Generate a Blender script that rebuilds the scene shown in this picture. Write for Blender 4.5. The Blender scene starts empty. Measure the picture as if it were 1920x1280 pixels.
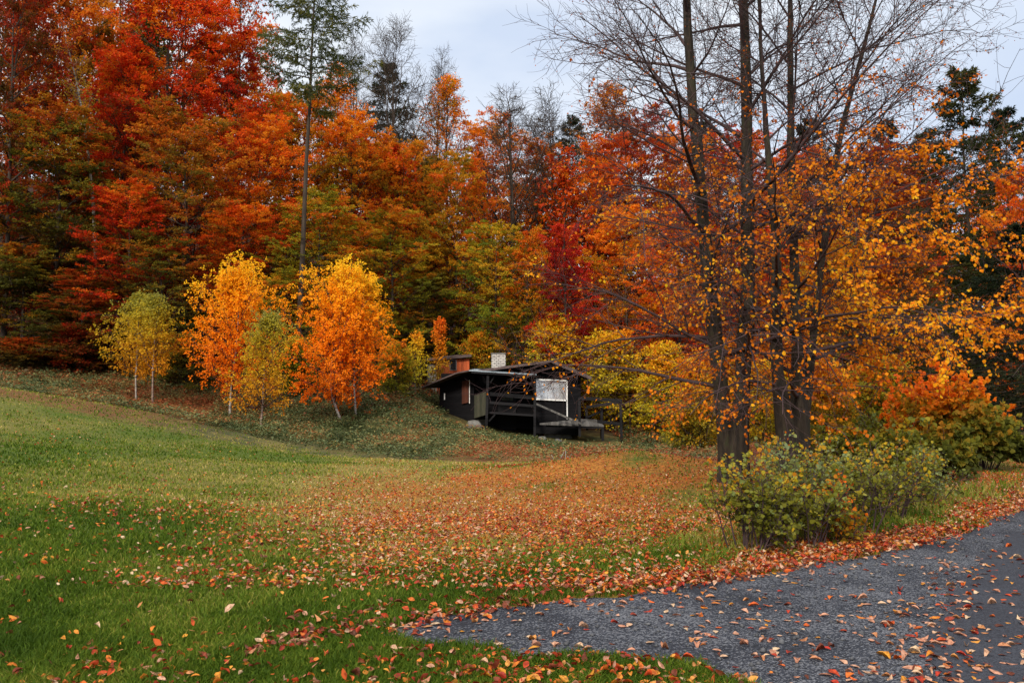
import bpy, math
import numpy as np
from mathutils import Vector

S = bpy.context.scene
COL = S.collection
R = math.radians
# ------------------------------------------------------------------ camera
EYE, PITCH, FPX = 1.5, R(4.3), 1600.0
cam = bpy.data.objects.new('camera', bpy.data.cameras.new('camera'))
COL.objects.link(cam)
cam.data.sensor_width = 36.0
cam.data.lens = 30.0
cam.data.clip_end = 3000
cam.location = (0, 0, EYE)
cam.rotation_euler = (R(90) + PITCH, 0, 0)
S.camera = cam
# ------------------------------------------------------------------ sky, sun, exposure
SUN_EL, SUN_AZ = R(33), R(203)          # azimuth clockwise from north (+Y): from behind, a little to the left
wd = bpy.data.worlds.new('World')
S.world = wd
wd.use_nodes = True
nt = wd.node_tree
nt.nodes.clear()
def wn(t, **k):
    n = nt.nodes.new(t)
    for a, b in k.items():
        setattr(n, a, b)
    return n
wl = lambda a, b: nt.links.new(a, b)
sky = wn('ShaderNodeTexSky', sky_type='NISHITA', sun_disc=False, sun_elevation=SUN_EL, sun_rotation=SUN_AZ)
tc = wn('ShaderNodeTexCoord')
mp = wn('ShaderNodeMapping'); mp.inputs['Scale'].default_value = (1.6, 1.6, 4.0)
wl(tc.outputs['Generated'], mp.inputs['Vector'])
nz = wn('ShaderNodeTexNoise'); nz.inputs['Scale'].default_value = 1.7; nz.inputs['Detail'].default_value = 5
nz.inputs['Roughness'].default_value = .48
wl(mp.outputs[0], nz.inputs['Vector'])
cr = wn('ShaderNodeValToRGB')
cr.color_ramp.elements[0].position = .34; cr.color_ramp.elements[0].color = (.60, .69, .85, 1)
cr.color_ramp.elements[1].position = .60; cr.color_ramp.elements[1].color = (.90, .94, .98, 1)
wl(nz.outputs['Fac'], cr.inputs[0])
sx = wn('ShaderNodeSeparateXYZ'); wl(tc.outputs['Generated'], sx.inputs[0])
zr = wn('ShaderNodeMapRange'); zr.inputs['From Min'].default_value = .43; zr.inputs['From Max'].default_value = .95
zr.inputs['To Min'].default_value = 8.4; zr.inputs['To Max'].default_value = 18.5   # overcast: brighter overhead
wl(sx.outputs['Z'], zr.inputs['Value'])
wr = wn('ShaderNodeMapRange'); wr.inputs['From Min'].default_value = .42; wr.inputs['From Max'].default_value = .8
wl(sx.outputs['Z'], wr.inputs['Value'])
wm = wn('ShaderNodeMix', data_type='RGBA'); wl(wr.outputs[0], wm.inputs['Factor']); wl(cr.outputs[0], wm.inputs['A']); wm.inputs['B'].default_value = (.92, .88, .82, 1)
rr = wn('ShaderNodeMapRange'); rr.inputs['From Min'].default_value = .12; rr.inputs['From Max'].default_value = .52; rr.inputs['To Max'].default_value = .75
wl(sx.outputs['X'], rr.inputs['Value'])
rmx = wn('ShaderNodeMix', data_type='RGBA'); wl(rr.outputs[0], rmx.inputs['Factor']); wl(cr.outputs[0], rmx.inputs['A']); rmx.inputs['B'].default_value = (.54, .64, .82, 1)
wl(rmx.outputs['Result'], wm.inputs['A'])
vm = wn('ShaderNodeVectorMath', operation='SCALE'); wl(wm.outputs['Result'], vm.inputs[0]); wl(zr.outputs[0], vm.inputs['Scale'])
mx = wn('ShaderNodeMix', data_type='RGBA'); mx.inputs['Factor'].default_value = .93
wl(sky.outputs[0], mx.inputs['A']); wl(vm.outputs[0], mx.inputs['B'])
bg = wn('ShaderNodeBackground'); bg.inputs['Strength'].default_value = .1
wl(mx.outputs['Result'], bg.inputs['Color'])
wo = wn('ShaderNodeOutputWorld'); wl(bg.outputs[0], wo.inputs[0])

sd = bpy.data.lights.new('sun', 'SUN'); sd.energy = 3.0; sd.angle = R(12); sd.color = (1, .90, .76)
sun = bpy.data.objects.new('sun', sd); COL.objects.link(sun)
to_sun = Vector((math.sin(SUN_AZ) * math.cos(SUN_EL), math.cos(SUN_AZ) * math.cos(SUN_EL), math.sin(SUN_EL)))
sun.rotation_euler = to_sun.to_track_quat('Z', 'Y').to_euler()
S.view_settings.view_transform = 'Standard'
S.view_settings.look = 'None'
S.view_settings.gamma = 1
S.view_settings.exposure = 0.45
cy = S.cycles
cy.max_bounces = 5; cy.diffuse_bounces = 3; cy.glossy_bounces = 2; cy.transmission_bounces = 3
cy.transparent_max_bounces = 6; cy.caustics_reflective = False; cy.caustics_refractive = False
cy.use_denoising = True

# ------------------------------------------------------------------ small maths
CP, SP = math.cos(PITCH), math.sin(PITCH)
def un(px, py, d):
    """point seen at photo pixel (px, py), d metres ahead"""
    u, v = (px - 960) / FPX, (640 - py) / FPX
    s = d / (CP - SP * v)
    return np.array([u * s, d, EYE + s * (SP + CP * v)])
def ung(px, py):
    """same on level ground z=0"""
    u, v = (px - 960) / FPX, (640 - py) / FPX
    s = -EYE / (SP + CP * v)
    return np.array([u * s, s * (CP - SP * v)])
def sstep(a, b, x):
    t = np.clip((x - a) / (b - a), 0, 1)
    return t * t * (3 - 2 * t)
def nrmz(v):
    return v / np.maximum(np.linalg.norm(v, axis=-1, keepdims=True), 1e-9)
_g = np.random.default_rng(3)
_WV = [(_g.normal(0, 1, 2), _g.uniform(0, 6.28)) for _ in range(24)]
def wob(x, y, s):
    """cheap smooth noise, about -1..1, s = feature size"""
    o = 0
    for i, (k, p) in enumerate(_WV):
        o = o + np.sin((k[0] * x + k[1] * y) * (1.6 / s) + p + i)
    return o / 5.0

# ------------------------------------------------------------------ terrain
ctl = []
for px, py, d in [(0,725,32),(120,745,32),(250,768,33),(500,822,31),(700,860,28),(900,866,26),(1100,862,25),(1330,890,18),
                  (1200,930,16),(1000,960,14),(700,960,14),(300,960,11),(0,1000,9),(0,850,17),(400,775,40),(640,793,38),
                  (700,740,46),(800,772,43),(900,806,43),(1165,832,43),(1000,822,41),(826,772,46),(1000,845,34),(1280,852,36),
                  (1375,905,17),(1485,922,16.5),(0,695,44),(200,703,46),(270,752,40),(430,778,40),(490,805,35),(530,692,50),(700,700,53),(840,716,56),
                  (1000,735,58),(1300,775,58),(1700,805,42),(1890,838,30),(1900,790,48)]:
    ctl.append(un(px, py, d))
for p in [(-60,100,27),(-30,100,22),(0,100,15),(40,100,9),(75,100,10),(-90,150,42),(0,150,27),(90,150,18),(-60,50,9),(-45,30,5.5),
          (-30,15,2.6),(-20,5,.8),(-20,-8,.3),(60,50,1.5),(40,30,0),(60,15,0),(20,-8,0),(0,-8,0),(0,4,0),(0,8,-.06),(6,14,-.05),(12,20,0),(5,10,0),(-5,7,.1),(20,30,0),(45,0,0)]:
    ctl.append(np.array(p, float))
ctl = np.array(ctl)
def _phi(r2):
    return .5 * r2 * np.log(r2 + 1e-6)
_n = len(ctl)
_A = np.zeros((_n + 3, _n + 3))
_A[:_n, :_n] = _phi(((ctl[:, None, :2] - ctl[None, :, :2]) ** 2).sum(-1)) + np.eye(_n) * .6
_A[:_n, _n] = 1; _A[:_n, _n + 1:] = ctl[:, :2]
_A[_n, :_n] = 1; _A[_n + 1:, :_n] = ctl[:, :2].T
_w = np.linalg.solve(_A, np.concatenate([ctl[:, 2], np.zeros(3)]))
# far edge of the gravel and the road, on the ground plane
EDGE = np.array([(-12, 3.2), (-4, 4.4), (-1.6, 5.35)] + [tuple(ung(*p)) for p in [(830,1160),(960,1138),(1100,1120),(1300,1098),(1500,1063),(1700,1027),(1800,1000),(1920,953)]]
                + [(11.2, 16.5), (17, 24), (24, 33), (36, 46)])
def edge_y(x):
    return np.interp(x, EDGE[:, 0], EDGE[:, 1])
def H(x, y):
    x = np.asarray(x, float); y = np.asarray(y, float)
    shp = x.shape
    xf = np.clip(x.ravel(), -105, 105); yf = np.clip(y.ravel(), -12, 150)
    z = np.empty(len(xf))
    for i in range(0, len(xf), 50000):
        a, b = xf[i:i + 50000], yf[i:i + 50000]
        r2 = (a[:, None] - ctl[None, :, 0]) ** 2 + (b[:, None] - ctl[None, :, 1]) ** 2
        z[i:i + 50000] = _phi(r2) @ _w[:_n] + _w[_n] + a * _w[_n + 1] + b * _w[_n + 2]
    z += .42 * np.exp(-((xf - 2.5) / 2.3) ** 2 - ((yf - 20.3) / 1.3) ** 2)       # leaf-covered hump
    z += .05 * wob(xf, yf, 3.0) * sstep(8, 20, yf) + .12 * wob(xf, yf, 5.) * sstep(27, 36, yf)
    w = sstep(.8, 4.5, yf - edge_y(xf))                                       # level at the road
    w = np.maximum(w, sstep(-4, -14, xf))
    return (z * w).reshape(shp)
def Hs(x, y):
    return float(H(np.array([x]), np.array([y]))[0])
# edge between mown lawn and rough growth
_le = np.array([un(*p)[:2] for p in [(-300,690,33),(0,722,32.5),(250,768,33),(500,822,31),(700,860,28),(900,866,27),(1100,862,26),(1330,880,24)]])
def lawn_y(x):
    return np.interp(x, _le[:, 0], _le[:, 1])
def litter(x, y):
    """how leaf-strewn the ground is, 0..1"""
    a = np.exp(-((x - 2.6) / 3.6) ** 2 - ((y - 17.5) / 5.2) ** 2) * 1.25
    a += .62 * np.exp(-((x + .9) / 3.2) ** 2 - ((y - 16.) / 4.6) ** 2)
    a += .32 * np.exp(-((x - .4) / 2.6) ** 2 - ((y - 10.5) / 2.6) ** 2) + .2 * np.exp(-((x + 2.2) / 2.2) ** 2 - ((y - 11) / 3.) ** 2)
    a += .9 * np.exp(-((x - 8) / 4.0) ** 2 - ((y - 19) / 5) ** 2)
    e = y - edge_y(x)
    a += .8 * np.exp(-((e - .3) / .5) ** 2) * sstep(-1.5, 1, x)
    a += .22 * np.exp(-((e - 1.6) / 1.6) ** 2) * sstep(-1, 1, x)
    a += .8 * sstep(7.5, 10, x) * np.exp(-((e - 1.5) / 2.2) ** 2)
    a = a * (1 + .45 * wob(x, y, 1.1)) + .12 * wob(x, y, 2.2)
    return np.clip(a, 0, 1)

# ------------------------------------------------------------------ objects
def link(o, parent=None):
    COL.objects.link(o)
    if parent is not None:
        o.parent = parent
    return o
def tag(o, label=None, cat=None, group=None, kind=None):
    if label: o['label'] = label
    if cat: o['category'] = cat
    if group: o['group'] = group
    if kind: o['kind'] = kind
    return o
def thing(name, label, cat, loc=(0, 0, 0), rz=0, group=None, scale=(1, 1, 1)):
    o = bpy.data.objects.new(name, None)
    o.location = loc; o.rotation_euler = (0, 0, rz); o.scale = scale; o.empty_display_size = .2
    link(o)
    return tag(o, label, cat, group)
def mesh_np(name, verts, quads=None, tris=None, mat=None, attrs=None, smooth=False):
    me = bpy.data.meshes.new(name)
    verts = np.ascontiguousarray(verts, np.float32)
    me.vertices.add(len(verts)); me.vertices.foreach_set('co', verts.ravel())
    loops, totals = [], []
    if quads is not None and len(quads):
        loops.append(np.asarray(quads, np.int32).ravel()); totals.append(np.full(len(quads), 4, np.int32))
    if tris is not None and len(tris):
        loops.append(np.asarray(tris, np.int32).ravel()); totals.append(np.full(len(tris), 3, np.int32))
    lo = np.concatenate(loops); to = np.concatenate(totals)
    me.loops.add(len(lo)); me.loops.foreach_set('vertex_index', lo)
    me.polygons.add(len(to))
    st = np.concatenate([[0], np.cumsum(to)[:-1]]).astype(np.int32)
    me.polygons.foreach_set('loop_start', st); me.polygons.foreach_set('loop_total', to)
    if smooth:
        me.polygons.foreach_set('use_smooth', np.ones(len(to), bool))
    for k, v in (attrs or {}).items():
        at = me.attributes.new(k, 'FLOAT', 'POINT'); at.data.foreach_set('value', np.ascontiguousarray(v, np.float32))
    me.update(calc_edges=True)
    if mat: me.materials.append(mat)
    return me
def obj(name, me, parent=None):
    return link(bpy.data.objects.new(name, me), parent)

# ------------------------------------------------------------------ materials
def newmat(name):
    m = bpy.data.materials.new(name); m.use_nodes = True
    n = m.node_tree; n.nodes.clear()
    return m, n
def nd(n, t, **k):
    x = n.nodes.new(t)
    for a, b in k.items():
        if a.startswith('i_'):
            x.inputs[a[2:].replace('_', ' ')].default_value = b
        else:
            setattr(x, a, b)
    return x
def ramp(n, stops, fac):
    r = nd(n, 'ShaderNodeValToRGB')
    el = r.color_ramp.elements
    while len(el) < len(stops): el.new(.5)
    for e, (p, c) in zip(el, stops):
        e.position = p; e.color = (*c, 1)
    n.links.new(fac, r.inputs[0])
    return r.outputs[0]
def srgb(r, g, b):
    f = lambda c: (c / 12.92 if c <= .04045 else ((c + .055) / 1.055) ** 2.4)
    return (f(r / 255), f(g / 255), f(b / 255))
def leafmat(name, stops, transl=.48, rough=.6, spec=.12, spots=0):
    m, n = newmat(name)
    at = nd(n, 'ShaderNodeAttribute', attribute_name='v')
    c = ramp(n, stops, at.outputs['Fac'])
    if spots:                                     # brown blotches on withered leaves
        tc = nd(n, 'ShaderNodeTexCoord'); z = nd(n, 'ShaderNodeTexNoise', i_Scale=spots, i_Detail=3); n.links.new(tc.outputs['Object'], z.inputs['Vector'])
        r = ramp(n, [(.40, (.38, .30, .26)), (.58, (1, 1, 1))], z.outputs['Fac'])
        mu = nd(n, 'ShaderNodeMix', data_type='RGBA', blend_type='MULTIPLY'); mu.inputs['Factor'].default_value = .8
        n.links.new(c, mu.inputs['A']); n.links.new(r, mu.inputs['B']); c = mu.outputs['Result']
    p = nd(n, 'ShaderNodeBsdfPrincipled', i_Roughness=rough); p.inputs['Specular IOR Level'].default_value = spec
    t = nd(n, 'ShaderNodeBsdfTranslucent')
    n.links.new(c, p.inputs['Base Color']); n.links.new(c, t.inputs[0])
    mx = nd(n, 'ShaderNodeMixShader', i_Fac=transl)
    n.links.new(p.outputs[0], mx.inputs[1]); n.links.new(t.outputs[0], mx.inputs[2])
    o = nd(n, 'ShaderNodeOutputMaterial'); n.links.new(mx.outputs[0], o.inputs[0])
    return m
def noisemat(name, stops, scale=(4, 4, 4), detail=6, rough=.85, bump=.3, bscale=None, spec=.3, dist=.05, coord='Object'):
    m, n = newmat(name)
    tc = nd(n, 'ShaderNodeTexCoord'); mp = nd(n, 'ShaderNodeMapping'); mp.inputs['Scale'].default_value = scale
    n.links.new(tc.outputs[coord], mp.inputs[0])
    nz = nd(n, 'ShaderNodeTexNoise', i_Scale=1.0, i_Detail=detail, i_Roughness=.6); n.links.new(mp.outputs[0], nz.inputs['Vector'])
    c = ramp(n, stops, nz.outputs['Fac'])
    p = nd(n, 'ShaderNodeBsdfPrincipled', i_Roughness=rough); p.inputs['Specular IOR Level'].default_value = spec
    n.links.new(c, p.inputs['Base Color'])
    b = nd(n, 'ShaderNodeBump', i_Strength=bump, i_Distance=dist)
    n.links.new(nz.outputs['Fac'], b.inputs['Height']); n.links.new(b.outputs[0], p.inputs['Normal'])
    o = nd(n, 'ShaderNodeOutputMaterial'); n.links.new(p.outputs[0], o.inputs[0])
    return m
M = {}
M['bark'] = noisemat('bark', [(.30, (.005, .004, .003)), (.45, (.017, .012, .008)), (.56, (.032, .023, .015)), (.64, (.026, .027, .011)), (.75, (.052, .042, .031))], (11, 11, 2.4), 10, bump=1., dist=.06)
M['bark_grey'] = noisemat('bark_grey', [(.3, (.035, .029, .026)), (.55, (.075, .063, .057)), (.75, (.12, .105, .095))], (6, 6, 1.5))
M['bark_far'] = noisemat('bark_far', [(.3, (.02, .014, .01)), (.7, (.06, .042, .03))], (6, 6, 1.5))
M['twig'] = noisemat('twig', [(.3, (.030, .018, .020)), (.7, (.070, .042, .044))], (3, 3, 3), 3)
M['bark_birch'] = noisemat('bark_birch', [(.38, (.03, .025, .022)), (.47, (.26, .23, .20)), (.7, (.50, .45, .39))], (3, 3, 14), 5, bump=.2)
M['bark_birch_brown'] = noisemat('bark_birch_brown', [(.36, (.04, .025, .02)), (.5, (.2, .14, .11)), (.7, (.36, .28, .23))], (3, 3, 14), 5, bump=.2)
W = dict(
    red=[(0, (.13, .09, .010)), (.12, (.24, .06, .008)), (.25, (.34, .022, .006)), (.6, (.58, .032, .006)), (.82, (.72, .08, .008)), (1, (.70, .22, .01))],
    crimson=[(0, (.08, .006, .006)), (.4, (.34, .012, .010)), (.8, (.56, .02, .014)), (1, (.6, .09, .012))],
    darkred=[(0, (.09, .075, .010)), (.2, (.16, .05, .008)), (.45, (.22, .026, .008)), (.8, (.40, .03, .008)), (1, (.52, .13, .010))],
    redorange=[(0, (.20, .13, .012)), (.15, (.42, .10, .008)), (.4, (.62, .065, .007)), (.7, (.80, .13, .008)), (1, (.78, .30, .014))],
    orange=[(0, (.20, .17, .014)), (.18, (.44, .22, .012)), (.5, (.74, .22, .008)), (.8, (.80, .17, .008)), (1, (.82, .38, .018))],
    orangebrown=[(0, (.12, .105, .014)), (.3, (.30, .15, .012)), (.55, (.46, .14, .010)), (.8, (.54, .09, .008)), (1, (.62, .26, .016))],
    amber=[(0, (.14, .14, .014)), (.3, (.38, .24, .014)), (.6, (.64, .30, .012)), (.82, (.74, .20, .010)), (1, (.66, .10, .008))],
    olive=[(0, (.05, .055, .010)), (.35, (.13, .12, .014)), (.6, (.24, .18, .014)), (.8, (.44, .19, .012)), (1, (.50, .08, .008))],
    yolive=[(0, (.10, .12, .014)), (.35, (.26, .25, .016)), (.65, (.46, .33, .016)), (.85, (.66, .25, .012)), (1, (.66, .12, .010))],
    olivered=[(0, (.06, .055, .012)), (.4, (.18, .11, .012)), (.7, (.34, .08, .01)), (1, (.56, .06, .008))],
    gyellow=[(0, (.10, .15, .018)), (.4, (.25, .29, .02)), (.7, (.46, .36, .018)), (1, (.70, .30, .014))],
    yellow=[(0, (.30, .27, .02)), (.4, (.62, .46, .020)), (.75, (.78, .46, .016)), (1, (.76, .26, .012))],
    birchorange=[(0, (.86, .19, .006)), (.4, (.94, .29, .006)), (.75, (.95, .41, .008)), (1, (.90, .58, .02))],
    birchgreen=[(0, (.62, .24, .010)), (.3, (.62, .36, .014)), (.65, (.44, .34, .020)), (.88, (.32, .29, .04)), (1, (.24, .25, .06))],
    limeleaf=[(0, (.14, .040, .010)), (.22, (.42, .09, .006)), (.45, (.74, .20, .006)), (.78, (.86, .33, .008)), (1, (.80, .50, .016))],
    brownleaf=[(0, (.12, .04, .02)), (.6, (.28, .08, .02)), (1, (.42, .16, .02))],
    shrub=[(0, (.07, .075, .008)), (.35, (.15, .145, .012)), (.62, (.21, .21, .022)), (.80, (.18, .23, .07)), (.91, (.48, .36, .016)), (1, (.50, .17, .012))],
    shrubpale=[(0, (.07, .085, .012)), (.3, (.14, .155, .024)), (.6, (.17, .205, .07)), (.82, (.21, .27, .13)), (.93, (.45, .36, .02)), (1, (.5, .22, .012))],
    shrubdark=[(0, (.05, .06, .012)), (.5, (.12, .13, .018)), (.85, (.22, .20, .02)), (1, (.4, .18, .016))],
    shruborange=[(0, (.18, .15, .014)), (.3, (.42, .20, .010)), (.6, (.74, .24, .010)), (1, (.76, .14, .010))],
    spruce=[(0, (.010, .018, .010)), (.6, (.024, .036, .018)), (1, (.05, .055, .022))],
    spruceolive=[(0, (.018, .026, .010)), (.6, (.045, .055, .016)), (1, (.10, .085, .02))],
    larch=[(0, (.035, .055, .018)), (.6, (.085, .105, .028)), (1, (.22, .20, .04))],
)
for k, st in W.items():
    M[k] = leafmat('leaves_' + k, st)

# ------------------------------------------------------------------ tree generator
def grow(rng, P0, D0, L, n, up0=0., up1=0., noise=.06):
    B = len(P0)
    P = np.empty((B, n, 3)); P[:, 0] = P0
    D = D0.copy()
    for i in range(1, n):
        t = (i - 1) / max(n - 2, 1)
        D = D + rng.normal(0, noise, (B, 3))
        D[:, 2] += (up0 + (up1 - up0) * t) / (n - 1)
        D = nrmz(D)
        P[:, i] = P[:, i - 1] + D * (L / (n - 1))[:, None]
    return P
def kids(rng, P, Rr, m, t0, t1, ang, flat=None, jit=.15):
    """m child starts on each parent polyline; ang(t) in radians. -> P0, D0, t, radius, parent index"""
    B, n, _ = P.shape
    t = t0 + (t1 - t0) * (np.arange(m)[None] + rng.random((B, m))) / m
    f = t * (n - 1)
    i = np.minimum(f.astype(int), n - 2); f = f - i
    b = np.arange(B)[:, None]
    p0 = P[b, i] * (1 - f[..., None]) + P[b, i + 1] * f[..., None]
    T = nrmz(P[b, i + 1] - P[b, i])
    r = Rr[b, i] * (1 - f) + Rr[b, i + 1] * f
    up = np.zeros_like(T); up[..., 2] = 1
    up[np.abs(T[..., 2]) > .93] = (1, 0, 0)
    U = nrmz(np.cross(T, up)); V = np.cross(U, T)
    if flat is None:
        ph = (np.arange(m) * 2.39996)[None] + rng.uniform(0, 6.28, (B, 1)) + rng.normal(0, .4, (B, m))
    else:
        ph = np.where((np.arange(m)[None] + rng.integers(0, 2, (B, 1))) % 2 == 0, 0., math.pi) + rng.normal(0, flat, (B, m))
    a = ang(t) + rng.normal(0, jit, t.shape)
    Sd = np.cos(ph)[..., None] * U + np.sin(ph)[..., None] * V
    D = np.cos(a)[..., None] * T + np.sin(a)[..., None] * Sd
    par = np.repeat(np.arange(B), m)
    return p0.reshape(-1, 3), D.reshape(-1, 3), t.ravel(), r.ravel(), par
class Wood:
    def __init__(s):
        s.v, s.q, s.n = [], [], 0
    def tubes(s, P, Rr, k):
        B, n, _ = P.shape
        T = np.gradient(P, axis=1); T = nrmz(T)
        mean = nrmz(P[:, -1] - P[:, 0])
        up = np.zeros_like(mean); up[:, 2] = 1
        up[np.abs(mean[:, 2]) > .7] = (1, 0, 0)
        U = nrmz(np.cross(T, up[:, None])); V = np.cross(T, U)
        a = np.arange(k) * 2 * math.pi / k
        ring = P[:, :, None] + Rr[:, :, None, None] * (np.cos(a)[None, None, :, None] * U[:, :, None] + np.sin(a)[None, None, :, None] * V[:, :, None])
        s.v.append(ring.reshape(-1, 3))
        base = s.n + (np.arange(B)[:, None, None] * n + np.arange(n - 1)[None, :, None]) * k
        j = np.arange(k)[None, None]; j2 = (j + 1) % k
        s.q.append(np.stack([base + j, base + j2, base + k + j2, base + k + j], -1).reshape(-1, 4))
        s.n += B * n * k
    def mesh(s, name, mat):
        return mesh_np(name, np.concatenate(s.v), np.concatenate(s.q), mat=mat, smooth=True)
def taper(r0, r1, n, p=1.):
    t = np.linspace(0, 1, n) ** p
    return np.asarray(r0)[:, None] * (1 - t) + np.asarray(r1)[:, None] * t
HEX = np.array([(0, 0, 0), (.28, .36, .08), (.68, .34, .08), (1, 0, -.06), (.68, -.34, .08), (.28, -.36, .08)])
LEAF9 = np.array([(0, 0, .02), (.2, .24, .08), (.48, .36, .10), (.8, .2, .04), (1.02, 0, -.08), (.8, -.2, .04), (.48, -.36, .10), (.2, -.24, .08), (.5, 0, 0)])
def leaves_np(pos, d, nrm, size, hexa=False, width=.62, curl=0.):
    d = nrmz(d); s = nrmz(np.cross(nrm, d)); nn = np.cross(d, s)
    if hexa == 9:
        loc = LEAF9.copy(); loc[:, 1] *= width / .62
        q = [(0, 1, 2, 8), (8, 2, 3, 4), (8, 4, 5, 6), (0, 8, 6, 7)]
    elif hexa:
        loc = HEX.copy(); loc[:, 1] *= width / .62
        q = [(0, 1, 2, 3), (0, 3, 4, 5)]
    else:
        loc = np.array([(0, 0, 0), (.45, width / 2, .1), (1, 0, 0), (.45, -width / 2, .1)])
        q = [(0, 1, 2, 3)]
    k = len(loc)
    cz = 1 + curl * np.random.default_rng(len(pos)).normal(0, 1, len(pos))
    v = pos[:, None] + size[:, None, None] * (loc[None, :, 0, None] * d[:, None] + loc[None, :, 1, None] * s[:, None] + loc[None, :, 2, None] * cz[:, None, None] * nn[:, None])
    base = np.arange(len(pos))[:, None, None] * k + np.array(q)[None]
    return v.reshape(-1, 3), base.reshape(-1, 4), k
def rank01(x):
    r = np.empty(len(x)); r[np.argsort(x)] = np.linspace(0, 1, len(x)); return r
def leaf_mesh(name, pos, d, nrm, size, v, mat, hexa=False, width=.62, curl=0.):
    vv, q, k = leaves_np(pos, d, nrm, size, hexa, width, curl)
    return mesh_np(name, vv, q, mat=mat, attrs={'v': np.repeat(v, k)})
def on_twigs(rng, P, per, t0=.15, t1=1.0):
    B, n, _ = P.shape
    idx = np.repeat(np.arange(B), per)
    t = rng.uniform(t0, t1, len(idx)); f = t * (n - 1); i = np.minimum(f.astype(int), n - 2); f = f - i
    p = P[idx, i] * (1 - f)[:, None] + P[idx, i + 1] * f[:, None]
    T = nrmz(P[idx, i + 1] - P[idx, i])
    return p, T, idx
def make_tree(seed, h=20., r0=.22, base=.12, rad=5., prof=((0, .75), (.25, 1), (.6, .8), (1, .22)), m1=34, m2=9, m3=5, leaves=15, lsize=.2,
              ang=(75, 32), up=(.25, -.15), flat=.35, wood3=True, mats=('bark_far', 'red'), wv=(.3, .45, .25), lean=.02, tw=.012, droop=.0, up2=(0, -.1), len2=.5, len3=.3):
    """-> (trunk mesh, crown mesh or None)"""
    rng = np.random.default_rng(seed)
    n = 11
    tt = np.linspace(0, 1, n)
    T0 = np.zeros((1, n, 3)); T0[0, :, 2] = tt * h - .4 * (tt == 0)
    T0[0, :, :2] = np.cumsum(rng.normal(0, lean * h / 5, (n, 2)), 0) * tt[:, None]
    R0 = (r0 * (1 - tt * .93) * (1 + .5 * np.exp(-tt * 30)))[None]
    w = Wood(); w.tubes(T0, R0, 9)
    pf = np.array(prof)
    A = lambda t: R(ang[0]) + (R(ang[1]) - R(ang[0])) * (t - base) / (1 - base)
    p, D, t, r, par = kids(rng, T0, R0, m1, base, .985, A)
    u = (t - base) / (1 - base)
    L = rad * np.interp(u, pf[:, 0], pf[:, 1]) * rng.uniform(.65, 1.15, len(t))
    P1 = grow(rng, p, D, L, 8, up[0], up[1], .07)
    R1 = taper(np.minimum(r * .5, .03 + L * .014), np.full(len(L), tw), 8)
    w.tubes(P1, R1, 5)
    p, D, t2, r, par1 = kids(rng, P1, R1, m2, .15, .97, lambda t: R(55) + 0 * t, flat)
    L2 = L[par1] * len2 * (1.05 - .65 * t2) * rng.uniform(.6, 1.2, len(t2)) + .25
    P2 = grow(rng, p, D, L2, 5, up2[0], up2[1], .09)
    R2 = taper(np.minimum(r * .6, .012 + L2 * .008), np.full(len(L2), tw * .6), 5)
    w.tubes(P2, R2, 3)
    p, D, t3, r, par2 = kids(rng, P2, R2, m3, .15, .98, lambda t: R(48) + 0 * t, flat)
    L3 = L2[par2] * len3 * (1.2 - .6 * t3) * rng.uniform(.6, 1.3, len(t3)) + .18
    P3 = grow(rng, p, D, L3, 4, -droop, -droop, .1)
    if wood3:
        w.tubes(P3, taper(np.full(len(L3), tw * .7), np.full(len(L3), tw * .4), 4), 3)
    tm = w.mesh('trunk', M[mats[0]])
    if not leaves:
        return tm, None
    pos, T, idx = on_twigs(rng, P3, leaves)
    N = len(pos)
    pos = pos + rng.normal(0, .09, (N, 3)) * np.array([1, 1, .55])
    d = nrmz(T + rng.normal(0, .7, (N, 3)) + np.array([0, 0, -.25 - droop]))
    nr = nrmz(rng.normal(0, .55, (N, 3)) + np.array([0, 0, 1.0]))
    br = rng.random(len(P1))[par1[par2[idx]]] * .6 + rng.random(len(P2))[par2[idx]] * .4
    v = rank01(wv[0] * (pos[:, 2] / h) + wv[1] * br + wv[2] * rng.random(N))
    sz = lsize * rng.uniform(.65, 1.3, N)
    return tm, leaf_mesh('crown', pos, d, nr, sz, v, M[mats[1]])
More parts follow.
